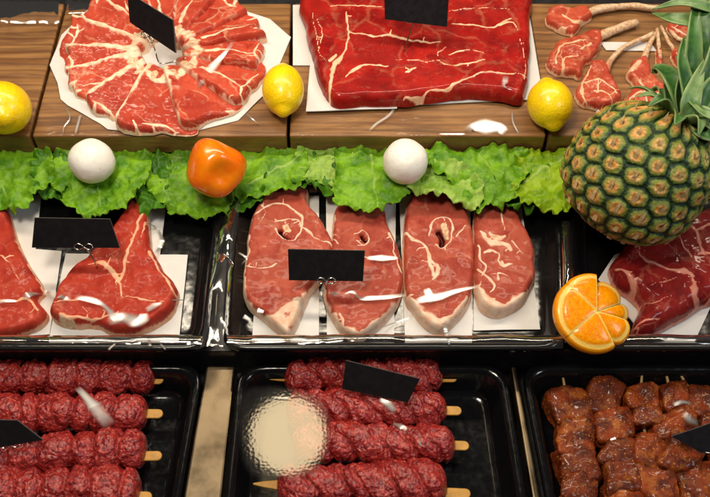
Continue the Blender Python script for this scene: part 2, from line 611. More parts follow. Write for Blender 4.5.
# ------------------------------------------------------------------ geometry builders
def field(pts, strokes, zt, branch=0.42, wk=1.0):
    """fat field: 1 on the stroke's axis, .5 at its half width; seams wander and throw off thin side threads"""
    F = np.zeros(len(pts))
    w1 = np.column_stack([vnoise(pts, 75, 1.3), vnoise(pts, 75, 9.1)]) * 2.2 * PX + np.column_stack([vnoise(pts, 190, 4.3), vnoise(pts, 190, 6.1)]) * 1.1 * PX
    q = pts + w1
    wn = np.clip(1 + 0.55 * vnoise(pts, 90, 3.0) + 0.35 * vnoise(pts, 230, 5.0), 0.25, 2)
    for s in strokes:
        ctrl = PW(s[0], zt)
        line = smooth_open(ctrl, 5)
        w = catw(s[1], len(line), len(s[0])) * PX * wk
        jobs = [(line, w)]
        if branch:
            rb = random.Random(int(abs(s[0][0][0] * 13 + s[0][0][1] * 7)))
            for k in range(1, len(line) - 1, 3):
                if rb.random() < branch:
                    t = line[k + 1] - line[k]
                    t = t / (np.linalg.norm(t) + 1e-9)
                    nn = np.array([-t[1], t[0]]) * rb.choice((-1, 1))
                    L = rb.uniform(4, 11) * PX
                    a = line[k]
                    b = a + (nn + t * rb.uniform(-0.8, 0.8)) * L * 0.55
                    c = b + (nn * 0.6 + t * rb.uniform(-1.0, 1.0)) * L * 0.6
                    jobs.append((np.array([a, b, c]), np.array([w[k] * 0.55, 0.55 * PX, 0.15 * PX])))
        for ln, ww0 in jobs:
            d, _, ww = seg_dist(q, ln, widths=ww0)
            F = np.maximum(F, np.clip(1 - 0.5 * d / (ww * wn), 0, 1))
    return F


def snap_edges(q, pt, sd, near):
    e = np.vstack([q[:, [0, 1]], q[:, [1, 2]], q[:, [2, 3]], q[:, [3, 0]]])
    e.sort(axis=1)
    u, c = np.unique(e, axis=0, return_counts=True)
    b = np.unique(u[c == 1])
    pt[b] = near[b]
    sd[b] = 0
    return pt, sd


def slab(name, outline, z, T, edge_r=7.0, res=1.3, mat=None, parent=None, fat=(), bone=(), hole=(), edge_fat=0.0, jitter=1.0, jscale=70,
         bump=(0.001, 34), tilt=None, corner=8, seed=0.0, drape=True, zo=None, raise_bone=0.0, sink=0.0, branch=0.3, wk=0.85):
    zt = z + T
    poly = smooth_closed(PW(outline, z + T * 0.45 if zo is None else zo), corner)
    if jitter:
        c = poly.mean(0)
        nn = fbm(poly, jscale, seed + 5, 3)
        poly = poly + (poly - c) / (np.linalg.norm(poly - c, axis=1)[:, None] + 1e-9) * (nn * jitter * PX)[:, None]
    h = res * PX
    lo, hi = poly.min(0) - h * 1.5, poly.max(0) + h * 1.5
    nx, ny = int((hi[0] - lo[0]) / h) + 1, int((hi[1] - lo[1]) / h) + 1
    X, Y = np.meshgrid(lo[0] + np.arange(nx) * h, lo[1] + np.arange(ny) * h)
    pt = np.column_stack([X.ravel(), Y.ravel()])
    d, near, _ = seg_dist(pt, poly, closed=True)
    ins = inside(pt, poly)
    sd = np.where(ins, d, -d)
    keep = sd > -0.72 * h
    snap = keep & (sd < 0.45 * h)
    pt[snap] = near[snap]
    sd[snap] = 0
    K = keep.reshape(ny, nx)
    idx = -np.ones(ny * nx, int)
    cell = K[:-1, :-1] & K[1:, :-1] & K[:-1, 1:] & K[1:, 1:]
    ids = np.arange(ny * nx).reshape(ny, nx)
    q = np.stack([ids[:-1, :-1][cell], ids[:-1, 1:][cell], ids[1:, 1:][cell], ids[1:, :-1][cell]], axis=1)
    used = np.unique(q)
    idx[used] = np.arange(len(used))
    q = idx[q]
    pt, sd = snap_edges(q, pt[used], sd[used], near[used])
    F = field(pt, fat, zt, branch, wk) if fat else np.zeros(len(pt))
    if edge_fat:
        ef = edge_fat * PX * (1 + 0.5 * vnoise(pt, 60, seed + 1))
        F = np.maximum(F, np.clip(1 - 0.5 * sd / np.maximum(ef, 1e-5), 0, 1))
    B = field(pt, bone, zt, False) if bone else np.zeros(len(pt))
    Hh = field(pt, hole, zt, False) if hole else np.zeros(len(pt))
    t = np.clip(sd / (edge_r * PX), 0, 1)
    prof = np.sqrt(np.clip(1 - (1 - t) ** 2, 0, 1))
    top = T + (tilt(pt) if tilt else 0)
    zz = z + prof * (top + fbm(pt, bump[1], seed + 2, 3) * bump[0] + fbm(pt, bump[1] * 4, seed + 9, 2) * bump[0] * 0.1)
    zz = zz + np.clip((F - 0.35) * 2, 0, 1) * prof * 0.0008 + np.clip(B * 1.6, 0, 1) * raise_bone * prof - np.clip((Hh - 0.3) * 2.0, 0, 1) * (sink or T * 0.45) * prof
    zz = np.maximum(zz, z)
    V = np.column_stack([pt, zz])
    # drop a closing skirt under the piece
    o = link(name, V, q, mat, parent, attrs={'fat': F, 'bone': B, 'hole': Hh})
    if drape:
        add_drape(V, q)
    return o


def sheet(name, outline, z, mat, parent=None, thick=0.0012, wav=0.002, corner=1, res=4.0):
    """butcher paper: a slightly wavy sheet with a real thickness"""
    poly = PW(outline, z)
    dense = []
    for i in range(len(poly)):
        a, b = poly[i], poly[(i + 1) % len(poly)]
        for k in range(12):
            dense.append(a + (b - a) * k / 12)
    poly = np.array(dense)
    c = poly.mean(0)
    rings = [1.0, 0.85, 0.65, 0.4, 0.15]
    V, Fc = [], []
    n = len(poly)
    for r in rings:
        V += list(c + (poly - c) * r)
    V.append(c)
    V = np.array(V)
    zz = z + thick + np.abs(fbm(V, 14, z * 50 + poly[0, 0] * 9, 2)) * wav
    for k in range(len(rings) - 1):
        for i in range(n):
            j = (i + 1) % n
            Fc.append((k * n + i, k * n + j, (k + 1) * n + j, (k + 1) * n + i))
    for i in range(n):
        Fc.append(((len(rings) - 1) * n + i, (len(rings) - 1) * n + (i + 1) % n, len(V) - 1))
    top = np.column_stack([V, zz])
    bot = np.column_stack([poly, zz[:n] - thick])
    VV = np.vstack([top, bot])
    for i in range(n):
        j = (i + 1) % n
        Fc.append((i, len(top) + i, len(top) + j, j))
    o = link(name, VV, Fc, mat, parent, smooth=False)
    add_drape(VV, Fc)
    return o


def box(name, x0, x1, y0, y1, z0, z1, mat, parent=None, bev=0.002, quad=None):
    if quad is None:
        q = [(x0, y0), (x1, y0), (x1, y1), (x0, y1)]
    else:
        q = quad
    V = [(a, b, z0) for a, b in q] + [(a, b, z1) for a, b in q]
    Fc = [(0, 3, 2, 1), (4, 5, 6, 7), (0, 1, 5, 4), (1, 2, 6, 5), (2, 3, 7, 6), (3, 0, 4, 7)]
    o = link(name, V, Fc, mat, parent, smooth=False)
    if bev:
        md = o.modifiers.new('bevel', 'BEVEL')
        md.width = bev
        md.segments = 3
    return o


def tube_mesh(pts, r, n=8):
    pts = [Vector(p) for p in pts]
    V, Fc = [], []
    prev = None
    for i, p in enumerate(pts):
        t = (pts[min(i + 1, len(pts) - 1)] - pts[max(i - 1, 0)]).normalized()
        if prev is None:
            a = t.cross(Vector((0.31, 0.17, 0.93))).normalized()
        else:
            a = (prev - t * prev.dot(t)).normalized()
        prev = a
        b = t.cross(a)
        rr = r[i] if hasattr(r, '__len__') else r
        for k in range(n):
            an = 2 * math.pi * k / n
            V.append(p + a * math.cos(an) * rr + b * math.sin(an) * rr)
    for i in range(len(pts) - 1):
        for k in range(n):
            Fc.append((i * n + k, i * n + (k + 1) % n, (i + 1) * n + (k + 1) % n, (i + 1) * n + k))
    Fc.append(tuple(range(n))[::-1])
    Fc.append(tuple((len(pts) - 1) * n + k for k in range(n)))
    return [tuple(v) for v in V], Fc


def inset_quad(q, d):
    q = np.asarray(q, float)
    n = len(q)
    lines = []
    for i in range(n):
        a, b = q[i], q[(i + 1) % n]
        t = (b - a) / np.linalg.norm(b - a)
        nm = np.array([-t[1], t[0]])          # inward for counter-clockwise
        lines.append((a + nm * d, t))
    out = []
    for i in range(n):
        p, t = lines[i - 1]
        r, s = lines[i]
        A = np.array([[t[0], -s[0]], [t[1], -s[1]]])
        u = np.linalg.solve(A, r - p)
        out.append(p + t * u[0])
    return np.array(out)


def round_quad(q, rad, k=6):
    q = np.asarray(q, float)
    out = []
    n = len(q)
    for i in range(n):
        a, b, c = q[i - 1], q[i], q[(i + 1) % n]
        u = (a - b) / np.linalg.norm(a - b)
        v = (c - b) / np.linalg.norm(c - b)
        p0, p2 = b + u * rad, b + v * rad
        for j in range(k + 1):
            t = j / k
            out.append((1 - t) ** 2 * p0 + 2 * t * (1 - t) * b + t * t * p2)
    return np.array(out)


def tray(name, label, corners, zr, z0, group, rad=0.028):
    """corners: world xy, counter-clockwise, of the rim"""
    loops = [(0.016, z0), (0.004, zr - 0.006), (-0.001, zr - 0.005), (0.0, zr - 0.001), (0.0025, zr), (0.007, zr - 0.0005), (0.010, zr - 0.004), (0.018, z0 + 0.008), (0.021, z0 + 0.004), (0.027, z0 + 0.0025), (0.035, z0 + 0.0022)]
    V, Fc = [], []
    n = None
    for d, z in loops:
        r = round_quad(inset_quad(corners, d), max(0.006, rad - d * 0.4))
        n = len(r)
        V += [(p[0], p[1], z) for p in r]
    for k in range(len(loops) - 1):
        for i in range(n):
            j = (i + 1) % n
            Fc.append((k * n + i, k * n + j, (k + 1) * n + j, (k + 1) * n + i))
    Fc.append(tuple((len(loops) - 1) * n + i for i in range(n)))
    Fc.append(tuple(range(n))[::-1])
    o = link(name, V, Fc, M['black'])
    add_drape(V, Fc)
    return tag(o, label, 'tray', group)


def sphere_like(fn, nu=56, nv=40):
    """fn(theta 0..pi, phi) -> xyz arrays"""
    V, Fc = [], []
    th = np.linspace(0, math.pi, nv)
    ph = np.linspace(0, 2 * math.pi, nu, endpoint=False)
    TH, PH = np.meshgrid(th, ph, indexing='ij')
    X, Y, Z = fn(TH.ravel(), PH.ravel())
    V = np.column_stack([X, Y, Z])
    for i in range(nv - 1):
        for j in range(nu):
            k = (j + 1) % nu
            Fc.append((i * nu + j, i * nu + k, (i + 1) * nu + k, (i + 1) * nu + j))
    return V, Fc


def basis(axis, hint=(0, 0, 1)):
    a = np.asarray(axis, float)
    a = a / np.linalg.norm(a)
    h = np.asarray(hint, float)
    x = np.cross(h, a)
    if np.linalg.norm(x) < 1e-5:
        x = np.cross((1, 0, 0), a)
    x = x / np.linalg.norm(x)
    y = np.cross(a, x)
    return np.column_stack([x, y, a])


# ------------------------------------------------------------------ levels
Z_CNT, Z_MID, Z_TOP = 0.0, 0.055, 0.125
ZBR, ZBF = 0.038, 0.004          # bottom tray rim / floor
ZMR, ZMF = 0.080, 0.059          # middle tray rim / floor

# ------------------------------------------------------------------ the setting
yf = P(355, 351, Z_MID)[1]
yb = P(355, 150, 0.092)[1]
structure(box('counter', -0.9, 0.9, -0.6, 0.75, -0.05, -0.001, M['dark'], bev=0))
structure(box('middle_step', -0.9, 0.9, yf, yb + 0.02, 0.0, Z_MID, M['dark'], bev=0.001))
structure(box('upper_step', -0.9, 0.9, yb + 0.021, 0.75, 0.0, 0.0915, M['dark'], bev=0.001))

# ------------------------------------------------------------------ wooden boards
BT = Z_TOP


def board(label, tl, tr, br, bl):
    q = [P(*bl, BT)[:2], P(*br, BT)[:2], P(*tr, BT)[:2], P(*tl, BT)[:2]]
    o = box('wooden_board', 0, 0, 0, 0, 0.0925, BT, M['wood'], bev=0.0025, quad=q)
    add_drape([(a, b, BT) for a, b in q], [(0, 1, 2, 3)])
    return tag(o, label, 'board', 'wooden boards of the upper step')


board('wooden board at the left edge, under the cut-off lemon', (-120, 3), (64, 3), (29, 136), (-160, 136))
board('wooden board under the ring of meat slices', (67, 3), (291, 3), (286.5, 136), (32, 136))
board('wooden board under the big red meat slab', (294.5, 3), (525, 3), (546, 136), (289.5, 136))
board('wooden board under the small rib chops beside the pineapple', (528.5, 3), (860, 3), (900, 136), (549.5, 136))

# ------------------------------------------------------------------ trays
GM = 'black trays of the middle row'
GB = 'black trays of the bottom row'


def quad_px(bl, br, tr, tl, z):
    return [P(*bl, z)[:2], P(*br, z)[:2], P(*tr, z)[:2], P(*tl, z)[:2]]


tray('tray', 'black tray holding the two rib steaks on the left', quad_px((-190, 349), (208, 349), (226, 172), (-160, 172), ZMR), ZMR, Z_MID, GM)
tray('tray', 'black tray holding the four leg steaks in the middle', quad_px((221, 349), (566, 349), (562, 172), (233, 172), ZMR), ZMR, Z_MID, GM)
tray('tray', 'black tray holding the dark beef steak under the pineapple', quad_px((574, 349), (900, 349), (870, 172), (567, 172), ZMR), ZMR, Z_MID, GM)
tray('tray', 'black tray of minced kebabs in the bottom left corner', quad_px((-190, 600), (162, 600), (203, 364), (-160, 364), ZBR), ZBR, Z_CNT, GB)
tray('tray', 'black tray of minced kebabs with the round pale reflection', quad_px((214, 600), (543, 600), (505, 364), (239, 364), ZBR), ZBR, Z_CNT, GB)
tray('tray', 'black tray of brown marinated skewers at the bottom right', quad_px((566, 600), (900, 600), (860, 364), (521, 364), ZBR), ZBR, Z_CNT, GB)


def divider(label, tl, tr, br, bl):
    z = ZBR - 0.004
    q = quad_px(bl, br, tr, tl, z)
    o = box('steel_divider', 0, 0, 0, 0, 0.0, z, M['steel'], bev=0.003, quad=q)
    return tag(o, label, 'divider', 'steel strips between the bottom trays')


divider('wide bare steel strip between the two kebab trays', (206, 365), (236, 365), (211, 600), (165, 600))
divider('narrow bare steel strip left of the brown skewers', (510, 365), (516, 365), (560, 600), (549, 600))

# ------------------------------------------------------------------ papers
BP = BT + 0.0004


def paper(label, pts, z):
    return tag(sheet('butcher_paper', pts, z, M['paper']), label, 'paper', 'white paper sheets under the meat')


paper('white paper disc under the ring of meat slices', [(62, 36), (50, 66), (58, 84), (61, 100), (68, 106), (100, 124), (108, 130), (150, 134), (190, 133), (238, 121), (268, 92), (291, 38), (270, 20), (215, 2), (140, -8), (90, 8)], BP)
paper('narrow white paper strip at the upper left corner of the red slab', [(293, 6), (310, 5), (312, 66), (293, 66)], BP)
paper('white paper sheet under the front left edge of the red slab', [(311, 55), (398, 50), (397, 109), (306, 112)], BP + 0.0035)
paper('white paper sheet under the front right edge of the red slab', [(396.5, 30), (527, 2), (540, 80), (541, 100), (396.5, 106)], BP + 0.0008)
paper('narrow greyish paper strip lying between the bones of the rib chops', [(600, 43), (650, 43), (656, 52), (606, 51)], BP)
paper('greyish paper sheet at the right edge behind the pineapple leaves', [(688, 71), (760, 70), (770, 98), (692, 99)], BP)

MZ = ZMF - 0.0012
paper('white paper sheet between the two rib steaks', [(14, 196), (42, 192), (36, 250), (62, 252), (50, 335), (-30, 340), (-20, 240)], MZ)
paper('white paper sheet under the large rib steak with the bone', [(66, 254), (188, 256), (179, 342), (49, 342)], MZ + 0.0014)
paper('white paper strip behind the top of the large rib steak', [(128, 200), (167, 196), (160, 260), (124, 258)], MZ)
paper('white paper sheet under the leftmost leg steak', [(262, 187), (319, 187), (319, 345), (252, 345)], MZ)
paper('white paper sheet under the second leg steak from the left', [(326, 195), (396, 195), (394, 339), (327, 339)], MZ)
paper('white paper sheet under the third leg steak from the left', [(399, 195), (470, 195), (472, 342), (405, 342)], MZ)
paper('white paper sheet under the rightmost leg steak', [(473.5, 192), (519, 192), (540, 330), (473.5, 331)], MZ)
paper('white paper sheet under the dark beef steak', [(598, 280), (614, 256), (700, 225), (760, 230), (712, 304), (690, 351), (640, 332)], MZ)

# ------------------------------------------------------------------ ring of chops
CX, CY = 164.0, 56.0


def polar(deg, r, ex=105.0, ey=78.0):
    a = math.radians(deg)
    return (CX + math.cos(a) * ex * r, CY + math.sin(a) * ey * r)


angs = [257, 232, 209, 186, 167, 144, 118, 80, 44, 13, -12, -32, -54, -80]
chop_lab = [
    'raw chop slice at the top of the ring, just left of the black sign',
    'raw chop slice at the upper left of the ring, with a pale bony inner end',
    'raw chop slice at the left of the ring with a thin curved fat edge',
    'raw chop slice pointing left in the ring, dark red and narrow',
    'raw chop slice at the left of the ring just below the leftmost one',
    'raw chop slice at the lower left of the ring with a long slanting fat edge',
    'broad raw chop slice at the bottom of the ring, nearer the left mushroom',
    'broad raw chop slice at the bottom right of the ring, above the orange pepper',
    'raw chop slice at the lower right of the ring nearest the lemon',
    'raw chop slice at the right of the ring under the bright film streak',
    'raw chop slice pointing right in the ring with a thick pale fat edge',
    'raw chop slice at the upper right of the ring, with a pale band across',
    'raw chop slice at the top right of the ring, dark red near the board edge',
    'raw chop slice at the top of the ring directly behind the black sign',
]
for k, a0 in enumerate(angs):
    a1 = angs[k + 1] if k + 1 < len(angs) else angs[0] - 360
    span = a0 - a1
    rr = random.Random(40 + k)
    ro = 0.97 + rr.uniform(-0.035, 0.04)
    lead = [polar(a0 + 11 * (1 - t) ** 1.5, 0.20 + rr.uniform(-0.03, 0.05) + (ro - 0.22) * t) for t in (0, 0.25, 0.5, 0.75, 1.0)]
    over = 9 + 3 * rr.random()
    rim = [polar(a0 - (span + over) * t, ro + 0.03 * math.sin(t * 9 + k)) for t in (0.18, 0.36, 0.55, 0.75, 0.92)]
    trail = [polar(a1 - over + 12 * (1 - t), 0.24 + (ro - 0.29) * t) for t in (0.95, 0.6, 0.25, 0.0)]
    out = lead + rim + trail
    ptl = PW(lead, BT)
    d0 = (ptl[-1] - ptl[0]) / np.linalg.norm(ptl[-1] - ptl[0])
    nrm = np.array([d0[1], -d0[0]])
    far = PW([polar(a1 - over, 0.7)], BT)[0] - ptl[2]
    if nrm.dot(far) < 0:
        nrm = -nrm
    wid = abs(nrm.dot(far))

    def tilt(p, o=ptl[2], nrm=nrm, wid=wid):
        u = np.clip((p - o) @ nrm / wid, -0.15, 1.2)
        return 0.015 * (1 - u) - 0.004

    mid_r = 0.55
    fat = [(lead, [4.6, 3.8, 3.0, 2.3, 1.4])]
    fat.append(([polar(a0 + 4, 0.28), polar(a0 - span * 0.45, 0.30 + 0.06 * rr.random()), polar(a1 + 2, 0.30)], [rr.uniform(3, 6), rr.uniform(2, 4.5), rr.uniform(2, 5)]))
    rc = 0.84 + 0.05 * rr.random()
    if k % 3 != 1:
        f2 = rr.uniform(0.2, 0.4)
        fat.append(([polar(a0 - span * f2, rc + 0.03), polar(a0 - span * (f2 + 0.25), rc), polar(a0 - span * 0.95, rc + 0.06)], [0.5, 1.3, 0.6]))
    for sx in range(2):
        f0 = rr.uniform(0.15, 0.9)
        fat.append(([polar(a0 - span * f0, rc + 0.02), polar(a0 - span * (f0 + rr.uniform(-0.12, 0.12)), ro + 0.01)], [0.6, 2.0]))
    if rr.random() < 0.4:
        f1 = rr.uniform(0.45, 0.7)
        fat.append(([polar(a0 - span * f1, 0.42), polar(a0 - span * (f1 + 0.08), 0.62), polar(a0 - span * (f1 - 0.05), rc)], [2.2, 1.0, 0.4]))
    bone = [([polar(a0 - span * 0.3, 0.28), polar(a0 - span * 0.34, 0.36)], [3.2, 2.0])] if rr.random() < 0.7 else []
    o = slab('meat_chop', out, BT + 0.002 + 0.0001 * k, 0.010, 4.5, 1.0, M['pork'], fat=fat, bone=bone, edge_fat=0.5, wk=1.05, branch=0.06, jitter=1.6, jscale=110, tilt=tilt, seed=k * 3.1,
             bump=(0.0016, 60), corner=4)
    tag(o, chop_lab[k], 'meat', 'chop slices arranged in a ring')

# ------------------------------------------------------------------ big red slab
slab_fat_and_glints = [  # fat seams, plus film highlights painted in as pale lines
    ([(349, 32), (369, 36), (392, 35), (408, 40), (428, 41.5), (440, 41)], [1.2, 1.6, 2.4, 2.2, 1.6, 0.8]),
    ([(391, 33), (392, 29)], [1.6, 1.2]),
    ([(346, 13), (349, 30), (347, 47), (341, 57), (335, 63), (331, 78), (329, 92), (330, 102)], [0.9, 1.2, 1.0, 2.5, 4.5, 2.2, 2.4, 2.5]),
    ([(329, 60), (336, 54)], [3, 2]),
    ([(346, 77), (352, 71), (361, 66), (374, 64), (388, 65)], [1.0, 2.2, 1.8, 1.5, 0.9]),
    ([(406, 72.5), (411, 70.5), (417, 67)], [0.9, 1.3, 0.6]),
    ([(332, 6), (360, 5), (383, 8)], [0.9, 0.9, 0.7]),
    ([(450, 25), (469, 24), (491, 27), (511, 18)], [0.6, 1.5, 1.8, 1.2]),
    ([(500, 25), (512, 22), (519, 31)], [1.2, 1.0, 0.6]),
    ([(438, 56), (438, 52), (446, 47)], [0.6, 1.0, 0.7]),
    ([(449, 55), (458, 51), (470, 48)], [0.8, 1.3, 0.8]),  # a film highlight, drawn like fat
    ([(473, 48), (485, 52)], [0.9, 0.6]),
    ([(441, 61), (451, 66), (468, 62), (486, 59)], [0.6, 1.2, 1.4, 0.6]),
    ([(395, 58), (415, 61), (441, 60)], [0.4, 0.7, 0.6]),
    ([(405, 95), (428, 92), (449, 87), (468, 77), (483, 71), (500, 73), (526, 75)], [2.2, 1.6, 1.8, 1.2, 1.0, 0.8, 0.9]),
    ([(318, 20), (322, 34), (320, 50), (326, 62)], [0.4, 0.7, 0.5, 0.3]),
    ([(312, 8), (314, 28), (319, 48)], [0.5, 0.7, 0.4]),
    ([(449, 11), (480, 8), (510, 9)], [0.4, 0.7, 0.4]),
    ([(520, 40), (525, 60), (523, 78)], [0.6, 0.8, 0.6]),
]
o = slab('meat_slab', [(304, -6), (380, -9), (460, -9), (526, -4), (530, 20), (530, 50), (529, 82), (521, 100), (500, 97), (470, 95), (440, 98), (400, 103), (365, 103), (334, 104), (322, 88), (313, 60), (306, 28)],
         BT + 0.0045, 0.019, 9, 1.0, M['slab'], fat=slab_fat_and_glints, jitter=1.6, seed=3.3, bump=(0.0018, 26), branch=0.12, wk=0.66)
tag(o, 'big bright red meat slab with thin white fat lines and painted film highlights on the wooden board', 'meat')

# ------------------------------------------------------------------ rib chops at the right
GL = 'small rib chops beside the pineapple'


def rib_chop(label, meat, bones, fat, T=0.013, z=BT + 0.001, seed=0.0, bw=5, tilt=None):
    c = P(*np.mean(meat, axis=0), z)
    root = empty('rib_chop', (c[0], c[1], z))
    slab('chop_meat', meat, z, T, 5, 0.9, M['lamb'], root, fat=fat, edge_fat=0.25, jitter=2.0, jscale=120, seed=seed, bump=(0.002, 70), tilt=tilt, corner=5)
    for pts, w in bones:
        line = smooth_open([P(a, b, z + 0.006 + 0.001 * i) for i, (a, b) in enumerate(pts)], 6)
        rad = catw(w, len(line), len(pts)) * PX * 0.85
        V, Fc = tube_mesh(line, rad, 10)
        V = np.array(V)
        V = V + (fbm(V, 130, seed + 2, 2) * 0.0007)[:, None]
        t = np.repeat(np.linspace(0, 1, len(line)), 10)
        fat_a = 0.30 + 0.25 * fbm(V, 40, seed)
        link('rib_bone', V, Fc, M['lamb'], root, attrs={'fat': np.clip(fat_a, 0, 0.75), 'bone': np.clip(0.46 + t * 0.6, 0, 1), 'hole': np.zeros(len(V))})
    return tag(root, label, 'meat', GL)


rib_chop('rib chop with a long bone lying along the back edge of the board', [(545, 14), (556, 6), (572, 9), (586, 7), (592, 16), (582, 24), (574, 34), (560, 31), (549, 24)],
         [([(580, 16), (600, 9), (628, 6), (658, 8)], [5.0, 5.5, 4.2, 4.0])], [([(562, 14), (575, 22), (586, 18)], [1.5, 2.2, 2.0]), ([(553, 24), (566, 26)], [1, 1])], seed=1.0)
rib_chop('rib chop with a thick straight bone above the lemon', [(546, 62), (552, 50), (560, 42), (578, 36), (592, 30), (604, 33), (600, 48), (592, 58), (584, 66), (580, 78), (570, 74), (556, 74)],
         [([(596, 38), (614, 30), (637, 22)], [6.5, 5.6, 5.2])], [([(556, 62), (560, 48), (575, 42), (586, 40)], [1, 1.6, 1.4, 1]), ([(562, 70), (566, 58), (578, 56)], [2, 1.4, 1]), ([(548, 70), (558, 74)], [2, 2]), ([(580, 50), (592, 44)], [1, 1.5])], seed=2.0)
rib_chop('rib chop whose thin curved bone points up to the right', [(592, 61), (605, 63), (611, 74), (617, 86), (621, 98), (612, 107), (592, 108), (577, 98), (580, 82), (588, 70)],
         [([(606, 72), (611, 60), (624, 47), (640, 39), (653, 34)], [4.5, 3.6, 3.0, 3.0, 3.2])], [([(584, 82), (597, 79), (609, 84), (616, 92)], [1, 1.5, 1.2, 1]), ([(590, 64), (586, 76), (582, 92), (590, 104)], [0.6, 1, 1.4, 1.2]), ([(594, 90), (606, 92), (614, 100)], [1, 1.1, 1]), ([(598, 80), (598, 92)], [0.6, 1])], seed=3.0)
rib_chop('rib chop tipped on end beside the pineapple crown', [(646, 56), (650, 66), (655, 78), (666, 88), (667, 100), (648, 110), (630, 113), (619, 107), (630, 92), (634, 84), (627, 76), (631, 64), (639, 58)],
         [([(643, 62), (648, 48), (655, 33)], [5.0, 3.2, 2.6])], [([(630, 70), (640, 62)], [3, 2.5]), ([(624, 105), (637, 92), (650, 94), (664, 92)], [1, 1.3, 1.0, 1.2]), ([(640, 80), (645, 94), (650, 106)], [1.4, 1.3, 1.0]), ([(660, 92), (661, 103)], [1.4, 1.4])], seed=4.0)
rib_chop('small rib chop with one upright reddish bone among the rib chops', [(656, 50), (661, 48), (663, 58), (663, 68), (657, 66)], [([(660, 60), (659, 45), (657, 29)], [2.8, 2.6, 2.2])], [], T=0.009, seed=5.0)
rib_chop('small rib chop with a thin pale bone running into the pineapple leaves', [(672, 47), (680, 51), (689, 60), (690, 70), (678, 66), (671, 56)], [([(676, 54), (668, 40), (661, 26)], [2.8, 2.2, 2.0])], [([(676, 52), (684, 62)], [1, 1.4])], T=0.010, seed=6.0)
rib_chop('small rib chop lying crosswise half behind the pineapple leaves', [(666, 27), (673, 23), (692, 27), (702, 32), (700, 46), (690, 44), (676, 37)], [([(668, 29), (680, 39), (694, 44)], [2.2, 2.4, 2.4])], [([(672, 26), (684, 34), (696, 38)], [0.8, 1.2, 1.0])], T=0.010, seed=7.0)

# ------------------------------------------------------------------ steaks in the middle row
GR = 'rib steaks in the left tray'
o = slab('rib_steak', [(-40, 215), (2, 200), (9, 211), (14, 228), (20, 246), (30, 264), (42, 284), (44, 292), (38, 300), (47, 312), (44, 322), (30, 330), (8, 336), (-30, 340), (-70, 320), (-70, 250)],
         ZMF + 0.001, 0.019, 6, 1.1, M['tbone'], jitter=1.3, seed=2.2, edge_fat=0.6,
         fat=[([(11, 214), (18, 236), (24, 252), (34, 272), (45, 292)], [0.8, 3.0, 2.0, 1.4, 2.0]), ([(-2, 302), (14, 300), (30, 301), (38, 310)], [1, 1.5, 1.2, 1.0]), ([(-10, 250), (8, 262), (20, 280)], [0.5, 0.8, 0.5])],
         bump=(0.0022, 40))
tag(o, 'red rib steak cut off by the left edge of the photo', 'meat', GR)
o = slab('rib_steak', [(139, 198), (146, 204), (149, 216), (150, 232), (153, 250), (162, 268), (174, 283), (179, 294), (175, 306), (168, 318), (150, 327), (132, 333), (112, 332), (98, 326), (78, 326), (60, 324), (50, 314), (54, 300), (58, 290), (70, 272), (88, 256), (104, 240), (117, 222), (128, 206)],
         ZMF + 0.002, 0.020, 6, 1.0, M['tbone'], jitter=1.4, seed=6.1, edge_fat=0.8,
         fat=[([(143, 202), (139, 218), (135, 236), (128, 256), (122, 276), (121, 296)], [2.0, 1.7, 1.5, 1.6, 1.4, 0.6]), ([(147, 210), (146, 222), (142, 236)], [1.2, 1.0, 0.6]),
              ([(88, 264), (102, 262), (114, 274), (122, 284)], [0.5, 2.2, 2.5, 1.0]), ([(60, 316), (80, 315), (100, 317), (118, 312)], [2.5, 1.4, 1.0, 0.7]), ([(54, 305), (70, 300), (90, 300)], [0.6, 0.8, 0.5]),
              ([(150, 252), (163, 276), (176, 294)], [1.2, 1.0, 1.6]), ([(121, 296), (140, 300), (165, 302)], [0.6, 1.0, 0.8])],
         bone=[([(62, 318), (70, 319)], [3.2, 2.2])], bump=(0.0024, 42))
tag(o, 'red rib steak narrowing to a point under the lettuce, behind the left sign', 'meat', GR)

GS = 'leg steaks with a round bone in the middle tray'
ZS = ZMF + 0.001
o = slab('leg_steak', [(304, 187), (309, 192), (309, 205), (318, 216), (330, 236), (334, 250), (326, 270), (320, 282), (310, 294), (302, 312), (296, 328), (288, 339), (276, 330), (262, 318), (250, 309), (243, 294), (243, 272), (247, 250), (247, 236), (254, 212), (266, 196), (284, 189)],
         ZS, 0.019, 5.5, 1.0, M['steak'], jitter=0.9, seed=1.7, edge_fat=1.4,
         fat=[([(249, 236), (245, 262), (243, 286), (249, 306), (262, 318)], [1.4, 1.5, 2.2, 3.0, 3.0]), ([(256, 314), (272, 319), (286, 330)], [2.5, 6, 6]), ([(274, 318), (290, 308), (304, 298), (318, 284)], [3.5, 5.0, 3.6, 1.5]), ([(284, 326), (294, 316), (302, 304)], [5, 5, 4]),
              ([(254, 214), (268, 205), (284, 204), (296, 212), (303, 222), (300, 232)], [0.6, 1.2, 0.9, 1.2, 1.8, 1.0]), ([(300, 226), (316, 238), (332, 246)], [1.6, 1.0, 1.2]),
              ([(276, 221), (288, 219), (300, 222), (299, 234), (291, 242), (282, 238), (277, 229)], [0.8, 0.7, 0.9, 1.2, 1.0, 0.9, 0.8]), ([(246, 266), (260, 268), (276, 264)], [1.2, 0.7, 0.9]), ([(262, 200), (264, 212), (258, 226)], [0.4, 0.5, 0.3])],
         bone=[([(285, 226), (290, 230)], [2.5, 2.5])], hole=[([(281, 231), (287, 239), (291, 240)], [1.2, 2.4, 1.2])])
tag(o, 'leftmost leg steak of its tray, with a broad white fat tip', 'meat', GS)
